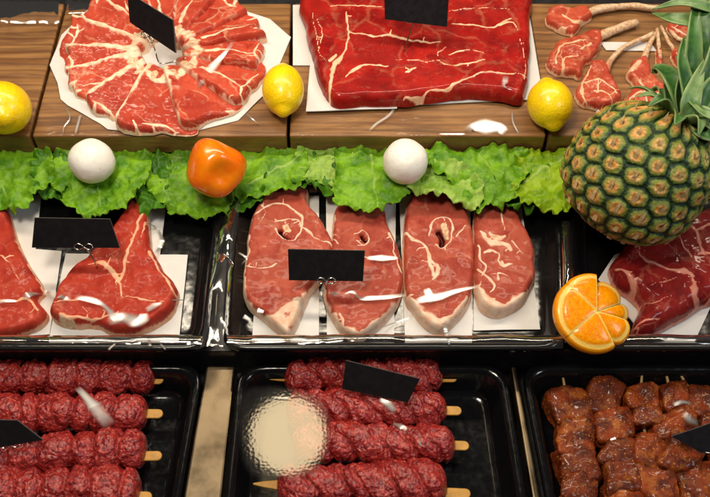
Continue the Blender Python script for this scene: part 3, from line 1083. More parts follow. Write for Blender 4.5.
o = slab('leg_steak', [(334, 212), (346, 202), (372, 202), (385, 211), (388, 226), (396, 242), (400, 256), (404, 276), (403, 290), (396, 308), (384, 322), (370, 334), (357, 340), (344, 334), (332, 318), (325, 302), (323, 284), (328, 262), (331, 240)],
         ZS, 0.0185, 5.5, 1.0, M['steak'], jitter=0.8, seed=4.4, edge_fat=1.2,
         fat=[([(324, 284), (327, 304), (336, 320), (348, 331), (358, 335), (372, 328), (386, 316), (399, 300)], [1.0, 3.4, 4.2, 4.2, 4.0, 4.0, 3.4, 2.0]), ([(334, 214), (331, 236), (338, 244)], [1.2, 1.2, 0.8]), ([(350, 252), (372, 258), (398, 258)], [0.6, 0.8, 0.8]),
              ([(354, 234), (362, 229), (369, 236), (363, 244), (356, 241)], [0.8, 0.9, 0.9, 0.9, 0.8]), ([(390, 232), (394, 248), (401, 272)], [1.0, 0.8, 1.0]), ([(338, 330), (344, 322), (340, 312)], [1, 1.6, 1])],
         hole=[([(360, 234), (364, 238)], [2.6, 2.0])])
tag(o, 'leg steak half covered by the black sign, second from the left', 'meat', GS)
o = slab('leg_steak', [(406, 206), (414, 196), (440, 192), (462, 198), (468, 212), (473, 232), (475, 256), (474, 282), (468, 304), (456, 322), (442, 332), (428, 328), (414, 314), (405, 298), (402, 274), (402, 248), (403, 226)],
         ZS, 0.0185, 5.5, 1.0, M['steak'], jitter=0.8, seed=8.4, edge_fat=1.3,
         fat=[([(404, 232), (412, 238), (421, 244), (428, 252), (430, 266), (434, 276)], [2.0, 1.6, 0.9, 1.4, 2.6, 2.2]), ([(432, 262), (438, 270), (434, 280)], [2.0, 2.2, 1.0]), ([(404, 294), (414, 306), (428, 317), (442, 321), (456, 312), (468, 296)], [2.2, 3.4, 4.6, 4.6, 3.0, 1.4]),
              ([(430, 324), (442, 327), (450, 322)], [4, 4, 3]), ([(429, 236), (432, 222), (442, 217), (453, 222), (452, 236), (443, 247), (434, 244)], [1.0, 0.7, 0.8, 0.9, 0.8, 1.0, 1.0]), ([(456, 238), (464, 228), (470, 226)], [0.6, 1.0, 0.5])],
         bone=[([(444, 226), (446, 238)], [3.5, 3.0])], hole=[([(437, 231), (441, 238), (440, 244)], [2.0, 3.2, 2.2])])
tag(o, 'leg steak with a dark red oval hole, third from the left in its tray', 'meat', GS)
o = slab('leg_steak', [(478, 204), (490, 197), (508, 196), (515, 206), (522, 222), (530, 238), (535, 256), (535, 278), (530, 290), (522, 304), (508, 313), (494, 315), (482, 308), (475, 294), (473, 272), (472, 244), (473, 220)],
         ZS, 0.019, 5.5, 1.0, M['steak'], jitter=1.2, seed=9.9, edge_fat=1.2,
         fat=[([(480, 230), (488, 240), (496, 243), (506, 244), (512, 250)], [1.0, 3.0, 4.6, 2.2, 1.2]), ([(490, 234), (500, 237), (505, 236)], [2.0, 3.4, 2.0]), ([(484, 252), (492, 250), (500, 254), (498, 262), (504, 266), (512, 264)], [1.2, 1.6, 1.0, 1.3, 1.2, 0.9]), ([(478, 246), (480, 258), (486, 266), (482, 276)], [1.4, 0.8, 1.0, 0.7]),
              ([(476, 268), (486, 276), (494, 284), (490, 292)], [1.0, 1.4, 1.2, 1.0]), ([(476, 284), (484, 296), (496, 306), (508, 308), (520, 298), (530, 286)], [2.2, 4.5, 6.5, 6.0, 4.0, 2.0]), ([(478, 292), (484, 304), (500, 311)], [3, 3.5, 3.5]), ([(512, 242), (524, 254)], [0.6, 0.5]), ([(500, 200), (502, 216), (506, 228)], [0.5, 0.8, 0.5]),
              ([(498, 280), (500, 272), (508, 278)], [0.9, 0.8, 0.6])],
         bone=[([(494, 236), (502, 236)], [2.0, 2.4])])
tag(o, 'leg steak with a white branching fat patch, at the right of its tray', 'meat', GS)

o = slab('beef_steak', [(628, 243), (650, 232), (676, 222), (700, 211), (740, 205), (760, 240), (750, 280), (722, 296), (700, 306), (680, 318), (664, 326), (648, 333), (634, 331), (636, 318), (640, 306), (630, 294), (616, 284), (611, 270), (616, 256)],
         ZMF + 0.002, 0.030, 12, 1.1, M['beef'], jitter=1.5, seed=5.2, edge_fat=0.5,
         fat=[([(639, 246), (642, 254), (650, 262), (666, 268), (684, 272), (692, 278)], [0.8, 1.0, 1.3, 2.0, 3.4, 2.4]), ([(679, 236), (685, 246), (692, 256)], [0.8, 1.0, 1.4]), ([(690, 222), (697, 234), (700, 246), (704, 256)], [0.8, 2.0, 1.6, 2.0]), ([(697, 230), (712, 222)], [1.4, 1.2]),
              ([(650, 284), (664, 282), (676, 278)], [0.4, 0.8, 0.5]), ([(692, 280), (694, 292), (702, 300), (716, 292)], [1.4, 3.2, 2.6, 1.2]), ([(616, 264), (630, 276), (636, 290)], [0.8, 3.4, 2.0]), ([(634, 322), (646, 318), (660, 316)], [0.8, 1.2, 0.6]), ([(700, 256), (716, 252)], [2.4, 1.5]),
              ([(642, 296), (656, 302), (668, 296)], [0.6, 0.8, 0.4])], bump=(0.003, 34))
tag(o, 'thick dark purplish beef steak under the pineapple, at the right edge', 'meat')

# ------------------------------------------------------------------ lettuce
GLe = 'lettuce leaves along the step'


def lettuce(label, outline, z, mat, ribs=(), amp=1.0, seed=0.0, tilt_front=0.010):
    poly = smooth_closed(PW(outline, z), 10)
    c = poly.mean(0)
    yb_ = poly[:, 1].max()
    yf_ = poly[:, 1].min()
    fr = (yb_ - poly[:, 1]) / (yb_ - yf_)
    nn = fbm(poly, 95, seed, 2) * 1.7 + np.abs(vnoise(poly, 190, seed + 4)) * 2.0 - 0.9
    poly = poly + (poly - c) / (np.linalg.norm(poly - c, axis=1)[:, None] + 1e-9) * (nn * 2.8 * PX * np.clip(fr * 1.5 - 0.1, 0.1, 1))[:, None]
    h = 1.25 * PX
    lo, hi = poly.min(0) - h * 2, poly.max(0) + h * 2
    nx, ny = int((hi[0] - lo[0]) / h) + 1, int((hi[1] - lo[1]) / h) + 1
    X, Y = np.meshgrid(lo[0] + np.arange(nx) * h, lo[1] + np.arange(ny) * h)
    pt = np.column_stack([X.ravel(), Y.ravel()])
    d, near, _ = seg_dist(pt, poly, closed=True)
    sd = np.where(inside(pt, poly), d, -d)
    keep = sd > -0.72 * h
    snap = keep & (sd < 0.45 * h)
    pt[snap] = near[snap]
    sd[snap] = 0
    K = keep.reshape(ny, nx)
    cell = K[:-1, :-1] & K[1:, :-1] & K[:-1, 1:] & K[1:, 1:]
    ids = np.arange(ny * nx).reshape(ny, nx)
    q = np.stack([ids[:-1, :-1][cell], ids[:-1, 1:][cell], ids[1:, 1:][cell], ids[1:, :-1][cell]], axis=1)
    used = np.unique(q)
    idx = -np.ones(ny * nx, int)
    idx[used] = np.arange(len(used))
    q = idx[q]
    nearp = near[used]
    pt, sd = snap_edges(q, pt[used], sd[used], nearp)
    F = field(pt, ribs, z, False) if ribs else np.zeros(len(pt))
    F = np.clip(F * 1.1, 0, 0.62)
    fr = np.clip((yb_ - pt[:, 1]) / (yb_ - yf_), 0, 1)
    e = np.exp(-sd / (9 * PX))
    zz = z + 0.004 + fbm(pt, 30, seed + 1, 2) * 0.0055 * amp + (1 - np.abs(fbm(pt, 60, seed + 2, 2)) * 2) * 0.0019 * amp + fbm(pt, 160, seed + 6, 2) * 0.0011 * amp
    e2 = np.exp(-sd / (6 * PX))
    zz = zz + e2 * (vnoise(nearp, 120, seed + 3) * 0.009 + vnoise(nearp, 240, seed + 8) * 0.005 + 0.002)
    zz = zz + e * (vnoise(pt, 95, seed + 3) * 0.007 + vnoise(pt, 190, seed + 8) * 0.003) * amp * np.clip(fr * 1.4, 0.15, 1)
    zz = zz - tilt_front * fr ** 2
    zz = zz + np.clip(F - 0.3, 0, 1) * 0.002
    V = np.column_stack([pt, zz])
    o = link('lettuce_leaf', V, q, mat, attrs={'fat': F, 'edge': np.clip(sd / (10 * PX), 0, 1)})
    md = o.modifiers.new('thickness', 'SOLIDIFY')
    md.thickness = 0.0007
    md.offset = -1
    add_drape(V, q)
    return tag(o, label, 'lettuce', GLe)


ZL = 0.092
lettuce('dark frilly lettuce leaf showing in the gap left of the broad rounded one', [(36, 160), (66, 158), (74, 176), (70, 192), (56, 200), (42, 196), (34, 180)], ZL - 0.004, M['let_d'], seed=21.0, amp=1.3)
lettuce('dark frilly lettuce leaf showing between the broad rounded one and the pepper leaf', [(134, 160), (166, 158), (172, 180), (166, 204), (150, 212), (136, 204), (130, 180)], ZL - 0.004, M['let_d'], seed=22.0, amp=1.3)
lettuce('dark frilly lettuce leaf poking out at the lower right of the orange pepper', [(214, 162), (252, 158), (268, 176), (258, 198), (238, 206), (220, 204), (212, 184)], ZL - 0.004, M['let_d'], seed=23.0, amp=1.3)
lettuce('dark frilly lettuce leaf under the pale crinkled one in the middle', [(288, 160), (330, 158), (344, 176), (334, 194), (312, 190), (294, 186), (284, 174)], ZL - 0.003, M['let_d'], seed=24.0, amp=1.3)
lettuce('dark frilly lettuce leaf showing between the dark curl leaf and the yellow green one', [(496, 162), (534, 158), (548, 178), (538, 206), (520, 212), (504, 206), (492, 186)], ZL - 0.002, M['let_d'], seed=25.0, amp=1.3)
lettuce('green lettuce leaf at the left edge of the photo', [(-60, 151), (0, 151), (40, 152), (54, 157), (53, 174), (46, 190), (34, 200), (14, 207), (-20, 208), (-60, 200)], ZL, M['let_a'], [([(-20, 152), (0, 178), (6, 198)], [2, 1.2, 0.6])], seed=1.0)
lettuce('broad rounded green lettuce leaf under the left white mushroom', [(56, 153), (90, 151), (125, 151), (150, 154), (152, 172), (146, 190), (130, 203), (112, 215), (92, 218), (72, 211), (58, 196), (49, 178)], ZL + 0.002, M['let_a'], [([(92, 152), (98, 180), (100, 208)], [1.5, 1.0, 0.4]), ([(96, 170), (120, 186)], [0.6, 0.3]), ([(96, 176), (74, 190)], [0.6, 0.3])], seed=2.0)
lettuce('lettuce leaf left of the orange pepper, with a smooth fold', [(148, 154), (176, 150), (206, 151), (234, 154), (240, 180), (232, 202), (220, 216), (200, 215), (182, 212), (164, 204), (150, 190)], ZL, M['let_a'], [([(150, 160), (170, 158), (190, 158)], [0.8, 1.2, 0.6]), ([(176, 166), (166, 186), (168, 200)], [0.5, 0.8, 0.4])], seed=3.0)
lettuce('small lettuce leaf between the orange pepper and the gap of the boards', [(238, 154), (262, 152), (290, 152), (306, 155), (306, 176), (296, 188), (278, 192), (258, 196), (240, 200), (236, 180)], ZL + 0.001, M['let_a'], [([(300, 160), (276, 172), (248, 186)], [0.8, 1.2, 0.7])], seed=4.0)
lettuce('pale crinkled lettuce leaf tucked behind the broad one in the middle', [(298, 154), (320, 151), (350, 153), (352, 172), (340, 188), (322, 184), (306, 180), (298, 168)], ZL + 0.003, M['let_b'], [([(302, 172), (326, 176)], [0.7, 0.6])], seed=5.0, amp=1.3)
lettuce('bright green lettuce leaf with a straight rib, left of the right mushroom', [(336, 153), (366, 151), (400, 151), (424, 156), (426, 176), (416, 190), (404, 200), (390, 206), (372, 213), (352, 209), (336, 204), (330, 188), (336, 172)], ZL + 0.004, M['let_a'], [([(370, 152), (374, 180), (378, 208)], [1.0, 1.0, 0.5])], seed=6.0)
lettuce('pale lettuce leaf with a curled frilly front edge, below the right mushroom', [(398, 172), (430, 166), (462, 170), (480, 186), (482, 202), (474, 209), (456, 203), (436, 200), (416, 197), (404, 188)], ZL + 0.004, M['let_b'], [([(420, 172), (440, 186)], [0.7, 0.5])], seed=7.0, amp=1.25)
lettuce('lettuce leaf with a small dark curl, right of the right mushroom', [(424, 154), (460, 151), (500, 151), (528, 154), (530, 172), (522, 188), (512, 200), (494, 203), (478, 208), (462, 196), (446, 182), (430, 174)], ZL + 0.007, M['let_a'], [([(476, 154), (492, 168), (506, 178)], [0.6, 0.8, 0.4])], seed=8.0)
lettuce('yellow green lettuce leaf touching the pineapple', [(516, 154), (545, 151), (580, 153), (590, 170), (578, 196), (566, 216), (546, 213), (532, 205), (518, 204), (510, 190), (514, 172)], ZL + 0.008, M['let_c'], [([(566, 158), (540, 172), (514, 190)], [0.8, 1.2, 0.7]), ([(548, 168), (552, 190)], [0.6, 0.4])], seed=9.0)

# ------------------------------------------------------------------ fruit and vegetables
GLm = 'lemons on the wooden boards'


def lemon(label, px, py, a, b, axis, seed):
    z = BT + b * 0.98
    c = P(px, py, z)
    B = basis(axis)

    def fn(th, ph):
        s = np.sin(th)
        cz = np.cos(th)
        r = b * s ** 0.92
        zz = a * 0.88 * cz
        tip = np.clip((np.abs(cz) - 0.90) / 0.10, 0, 1)
        zz = zz + np.sign(cz) * a * 0.15 * tip ** 1.3
        n = np.column_stack([r * np.cos(ph), r * np.sin(ph), zz])
        w = 1 + 0.018 * fbm(n, 34, seed, 2)
        n = n * w[:, None]
        v = n @ B.T
        return v[:, 0], v[:, 1], v[:, 2]
    V, Fc = sphere_like(fn, 64, 48)
    V = V + c
    o = link('lemon', V, Fc, M['lemon'])
    add_drape(V, Fc)
    return tag(o, label, 'lemon', GLm)


lemon('yellow lemon cut off by the left edge of the photo', 4, 108, 0.0355, 0.0315, (0.25, -0.8, 0.35), 1.0)
lemon('oval yellow lemon standing between the ring of slices and the red slab', 283, 90, 0.0375, 0.0255, (-0.03, 0.9, 0.12), 2.0)
lemon('round yellow lemon between the red slab and the rib chops', 550, 104, 0.0335, 0.0272, (-0.12, 0.85, 0.3), 3.0)

GMu = 'white mushrooms on the lettuce'


def mushroom(label, px, py, r, sq, seed):
    root_z = 0.0965
    c = P(px, py, root_z + r * 0.95)

    def fn(th, ph):
        x, y, z = np.sin(th) * np.cos(ph), np.sin(th) * np.sin(ph), np.cos(th)
        n = np.column_stack([x, y, z])
        w = 1 + 0.05 * fbm(n, 1.0, seed, 2) + 0.007 * fbm(n, 6, seed + 3, 2)
        return r * x * w * sq, r * y * w, r * z * w * 0.95
    V, Fc = sphere_like(fn, 64, 48)
    V = V + c
    o = link('mushroom', V, Fc, M['mush'])
    add_drape(V, Fc)
    return tag(o, label, 'mushroom', GMu)


mushroom('round white mushroom left of the orange pepper', 91.5, 161, 0.0270, 1.0, 1.0)
mushroom('round white mushroom right of the orange pepper, touched by a dark speck', 405, 161.5, 0.0272, 0.98, 5.0)


def pepper():
    r = 0.0335
    c = P(215, 168, 0.0985 + r)
    B = basis((0.35, -0.62, 0.45))

    def fn(th, ph):
        lobes = 1 + 0.04 * np.cos(4 * ph + 0.4) * np.sin(th) ** 1.2 + 0.045 * np.cos(3 * ph + 1.0) * np.sin(th)
        s = np.sin(th) ** 0.82
        z = np.cos(th)
        dim = np.exp(-((1 - z) / 0.08)) * 0.22
        rr = r * lobes
        n = np.column_stack([rr * s * np.cos(ph), rr * s * np.sin(ph), r * 0.96 * (np.sign(z) * np.abs(z) ** 0.9 - dim)])
        n = n * (1 + 0.05 * fbm(n, 40, 3.3, 2))[:, None]
        v = n @ B.T
        return v[:, 0], v[:, 1], v[:, 2]
    V, Fc = sphere_like(fn, 80, 60)
    V = V + c
    o = link('pepper', V, Fc, M['pepper'])
    add_drape(V, Fc)
    tag(o, 'glossy orange pepper with soft lobes sitting on the lettuce', 'pepper')


pepper()


def pineapple():
    Lh, R = 0.074, 0.0765
    axis = np.array([0.45, 0.46, 0.75])
    axis = axis / np.linalg.norm(axis)
    B = basis(axis, (0, -0.5, 0.8))
    c = P(638, 172, 0.168)
    root = empty('pineapple', (c[0], c[1], 0.083))
    # body: u along the axis -1..1, v angle
    nu, nv = 230, 420
    u = np.linspace(-1, 1, nu)
    v = np.linspace(0, 2 * math.pi, nv, endpoint=False)
    U, Vv = np.meshgrid(u, v, indexing='ij')
    U, Vv = U.ravel(), Vv.ravel()
    # eyes on crossing spirals
    n_row, n_col = 7, 18
    rs_ = 1.86 / n_row
    cu, cv = [], []
    for i in range(-3, n_row + 3):
        for j in range(n_col):
            x = -0.93 + rs_ * (i + 0.5) + 2 * rs_ * j / n_col - rs_
            if abs(x) < 1.02:
                cu.append(x)
                cv.append((j + 0.5 * (i % 2)) * 2 * math.pi / n_col)
    cu, cv = np.array(cu), np.array(cv)
    jit = np.random.RandomState(3)
    cu = cu + jit.uniform(-0.012, 0.012, len(cu))
    cv = cv + jit.uniform(-0.022, 0.022, len(cv))

    def radius(t):
        return R * np.clip(1 - np.abs(t) ** 2.7, 0, 1) ** 0.5 * (1 - 0.05 * t)
    Sx = Lh * 1.12
    best = np.full(len(U), 9.0)
    sec = np.full(len(U), 9.0)
    side = np.zeros(len(U))
    rip = np.zeros(len(U))
    rv = jit.rand(len(cu))
    for k in range(len(cu)):
        dv = np.abs((Vv - cv[k] + math.pi) % (2 * math.pi) - math.pi) * R * 0.93
        du = (U - cu[k]) * Sx
        d = np.hypot(dv, du * 1.02)
        m = d < best
        sec = np.where(m, best, np.minimum(sec, d))
        best = np.where(m, d, best)
        side = np.where(m, du / 0.012, side)
        rip = np.where(m, rv[k], rip)
    e = np.clip(best / (0.5 * (best + sec)), 0, 1)
    bumpy = (1 - e ** 3.2) * 0.0050 - np.exp(-(best / 0.004) ** 2) * 0.0022
    p0 = np.column_stack([np.cos(Vv), np.sin(Vv), U])
    rr = radius(U) + bumpy * np.clip(1.3 - np.abs(U) ** 6, 0.2, 1)
    rr = np.maximum(rr, 0.0005) + 0.0006 * fbm(p0, 22, 2.0, 2)
    loc = np.column_stack([rr * np.cos(Vv), rr * np.sin(Vv), U * Lh + np.sign(U) * bumpy * np.abs(U) ** 4])
    W = loc @ B.T + c
    Fc = []
    for i in range(nu - 1):
        for j in range(nv):
            k = (j + 1) % nv
            Fc.append((i * nv + j, i * nv + k, (i + 1) * nv + k, (i + 1) * nv + j))
    ripe = np.clip(0.75 - W[:, 0] * 0 + (-(W[:, 0] - c[0]) * 6) + 0.5 * (rip - 0.5), 0, 1)
    link('body', W, Fc, M['pine'], root, attrs={'eye': e, 'side': side, 'ripe': ripe})
    add_drape(W, Fc)
    # one dry bract tip in each eye, all in one surface-detail mesh
    V2, F2 = [], []
    for k in range(len(cu)):
        if abs(cu[k]) > 0.93:
            continue
        r0 = float(radius(np.array([cu[k]]))[0])
        a = cv[k]
        n = np.array([math.cos(a), math.sin(a), 0])
        tg = np.array([-math.sin(a), math.cos(a), 0])
        ax = np.array([0, 0, 1.0])
        base = n * (r0 + 0.0035) + ax * (cu[k] * Lh - 0.005)
        w = 0.0024 + 0.001 * rv[k]
        ln = 0.012 + 0.006 * rv[k]
        s = len(V2)
        tipd = ax * ln + n * (0.0020 + 0.003 * jit.rand()) + tg * jit.uniform(-0.002, 0.002)
        q = [base - tg * w, base + tg * w, base + tipd * 0.5 + tg * w * 0.65 + n * 0.0012, base + tipd * 0.5 - tg * w * 0.65 + n * 0.0012, base + tipd,
             base - n * 0.0025]
        V2 += [x @ B.T + c for x in q]
        F2 += [(s, s + 1, s + 2, s + 3), (s + 3, s + 2, s + 4), (s + 1, s, s + 5), (s + 1, s + 5, s + 2), (s, s + 3, s + 5)]
    link('bracts', V2, F2, M['bract'], root, smooth=False)

    # crown leaves
    def blade(pts, w, mat, twist=0.0, curl=0.35, world=False):
        line = smooth_open(pts if world else [P(a, b, zz) for a, b, zz in pts], 7)
        n = len(line)
        V, Fq, E = [], [], []
        cam = CAM
        for i in range(n):
            t = i / (n - 1)
            tan = line[min(i + 1, n - 1)] - line[max(i - 1, 0)]
            tan /= np.linalg.norm(tan)
            up = axis if world else np.array([math.sin(twist) * 0.9, -0.35, 0.9])
            sd = np.cross(tan, up)
            sd /= np.linalg.norm(sd)
            nn = np.cross(sd, tan)
            ww = w * PX * (0.75 + 0.5 * min(1, t * 3)) * max(0.02, (1 - t ** 2.2)) ** 0.8
            for s in (-1, -0.6, -0.25, 0, 0.25, 0.6, 1):
                V.append(line[i] + sd * ww * s + nn * (curl * ww * (s * s - 0.3)))
                E.append(abs(s))
        for i in range(n - 1):
            for s in range(6):
                Fq.append((i * 7 + s, i * 7 + s + 1, (i + 1) * 7 + s + 1, (i + 1) * 7 + s))
        o = link('crown_leaf', V, Fq, mat, root, attrs={'edge': np.array(E)})
        md = o.modifiers.new('thickness', 'SOLIDIFY')
        md.thickness = 0.0014
        md.offset = 0

    D, L_ = M['leaf'], M['leafpale']
    zc = 0.225
    blades = [
        ([(690, 112, zc), (692, 70, zc + 0.03), (694, 30, zc + 0.05), (695, -4, zc + 0.055)], 8.5, D, 0.2),
        ([(712, 60, zc + .03), (706, 28, zc + 0.05), (706, -10, zc + 0.06)], 8, D, -0.4),
        ([(730, 30, zc + .03), (700, 22, zc + 0.045), (672, 18, zc + 0.045), (652, 13, zc + 0.03)], 6.5, L_, 0.0),
        ([(735, 18, zc + .04), (704, 6, zc + 0.06), (680, 2, zc + 0.06), (652, 9, zc + 0.045)], 4.5, L_, 0.2),
        ([(684, 130, zc - .02), (682, 100, zc + 0.01), (672, 78, zc + 0.02), (660, 68, zc + 0.01), (652, 73, zc - .005)], 9.5, D, 0.1),
        ([(682, 128, zc - .03), (668, 114, zc - 0.012), (652, 110, zc - 0.02), (640, 110, zc - .04)], 9.5, L_, 0.3),
        ([(684, 134, zc - .03), (676, 146, zc - 0.02), (668, 152, zc - 0.035), (662, 160, zc - .045)], 6.5, D, 0.0),
        ([(690, 134, zc - .02), (700, 146, zc - 0.005), (706, 158, zc - 0.02)], 8, D, 0.0),
        ([(690, 128, zc - .01), (706, 132, zc + 0.01), (726, 138, zc - .0)], 9, D, 0.2),
        ([(688, 122, zc - .01), (700, 112, zc + 0.015), (724, 118, zc + .02)], 6, L_, -0.1),
        ([(686, 104, zc), (692, 104, zc + 0.02), (704, 114, zc + 0.03), (722, 122, zc + .03)], 3.2, L_, 0.3),
        ([(682, 122, zc - .01), (680, 96, zc + 0.015), (684, 70, zc + 0.03), (676, 56, zc + 0.03)], 7.5, D, 0.6),
        ([(692, 124, zc), (702, 94, zc + 0.02), (712, 66, zc + 0.04), (716, 30, zc + 0.05)], 9, D, -0.2),
        ([(678, 126, zc - .02), (672, 108, zc), (668, 92, zc), (664, 84, zc - .01)], 6.5, D, 0.3),
        ([(688, 128, zc - .005), (690, 104, zc + .02), (696, 84, zc + .03), (704, 60, zc + .04)], 8, L_, 0.0),
        ([(686, 132, zc - .02), (686, 120, zc + .0), (684, 104, zc + .015)], 9, D, 0.0),
        ([(698, 126, zc), (706, 100, zc + .02), (714, 84, zc + .03), (728, 70, zc + .03)], 9, D, 0.1),
        ([(690, 120, zc), (688, 92, zc + .025), (682, 62, zc + .04), (684, 36, zc + .045)], 7, D, 0.3),
        ([(696, 132, zc - .01), (710, 122, zc + .0), (728, 104, zc + .01)], 8, D, 0.0),
        ([(676, 128, zc - .03), (660, 122, zc - .025), (646, 122, zc - .035), (638, 126, zc - .05)], 7, D, 0.2),
        ([(692, 138, zc - .03), (704, 164, zc - .03), (714, 176, zc - .045)], 7, D, 0.0),
    ]
    ct = c + axis * Lh * 0.93
    for k in range(11):
        a = 2 * math.pi * k / 11 + 0.3
        rad = B @ np.array([math.cos(a), math.sin(a), 0])
        pts3 = [ct + rad * 0.012, ct + rad * 0.026 + axis * 0.010, ct + rad * (0.040 + 0.006 * (k % 3)) + axis * (0.012 + 0.006 * (k % 2)), ct + rad * (0.052 + 0.008 * (k % 3)) + axis * 0.004]
        blade(pts3, 6.5, D if k % 3 else L_, 0.0, world=True)
    for pts, w, m, tw in blades:
        blade(pts, w, m, tw)
    tag(root, 'whole pineapple with green leaf crown leaning over the dark beef', 'pineapple')


pineapple()


def cut_orange():
    R = 0.0465
    c = P(597, 311, 0.112)
    root = empty('cut_orange', (c[0], c[1], 0.083))
    nrm = np.array([0.05, -0.30, 0.94])
    B = basis(nrm, (0, 1, 0))          # local z = face normal
    if B[:, 0][0] < 0:
        B[:, 0] *= -1
        B[:, 1] *= -1
    # angles in the picture, counter-clockwise from right
    cuts = [86, 22, -12, -62, -140, -226]
    spec = [(0.92, 0.16, 0.0, -0.004), (0.93, 0.2, 0.0005, -0.005), (0.99, 0.05, 0.0, -0.0015), (0.99, 0.02, 0.0, -0.0004), (1.0, 0.0, 0.0, 0.0), (1.0, 0.0, 0.0, 0.0006)]
    for k in range(6):
        a1 = math.radians(cuts[k])
        a0 = math.radians(cuts[(k + 1) % 6] if k < 5 else cuts[0] - 360)
        rs, droop, outw, dz = spec[k]
        nr, na = 22, 26
        V, Fc, RA, ME = [], [], [], []
        for i in range(nr):                      # the flat cut face
            t = i / (nr - 1)
            for j in range(na):
                s = j / (na - 1)
                a = a0 + (a1 - a0) * s
                lob = 1 - 0.17 * (abs(2 * s - 1) ** 3.0) * (1 if k in (0, 1, 2) else 0.15)
                r = R * 0.93 * rs * lob * t
                zz = dz - droop * r * t - 0.005 * t ** 3
                edge = min(s, 1 - s) * (a1 - a0) * r
                mem = math.exp(-edge / 0.0016)
                V.append((r * math.cos(a), r * math.sin(a), zz + 0.0016 * (1 - math.exp(-edge / 0.004)) * (1 if t < 0.8 else max(0, (0.92 - t) / 0.12))))
                RA.append(t * 0.985)
                ME.append(mem if t > 0.08 else 1)
        n1 = nr
        for i in range(1, 16):                   # the peel below
            f = i / 15 * math.pi / 2
            for j in range(na):
                s = j / (na - 1)
                a = a0 + (a1 - a0) * s
                lob = 1 - 0.17 * (abs(2 * s - 1) ** 3.0) * (1 if k in (0, 1, 2) else 0.15)
                r = R * 0.93 * rs * lob * (math.cos(f) + 0.17 * math.sin(2 * f))
                V.append((r * math.cos(a), r * math.sin(a), dz - droop * R * math.cos(f) - 0.005 * math.cos(f) - 0.030 * math.sin(f)))
                RA.append(1.2)
                ME.append(0)
        nn = nr + 15
        for i in range(nn - 1):
            for j in range(na - 1):
                Fc.append((i * na + j, i * na + j + 1, (i + 1) * na + j + 1, (i + 1) * na + j))
        am = (a0 + a1) / 2
        off = np.array([math.cos(am), math.sin(am), 0]) * outw
        W = (np.array(V) + off) @ B.T + c
        link('orange_wedge', W, Fc, M['orange'], root, attrs={'rad': RA, 'mem': ME})
        add_drape(W, Fc)
    tag(root, 'cut orange opened into wedges like a flower beside the dark beef', 'orange')


cut_orange()

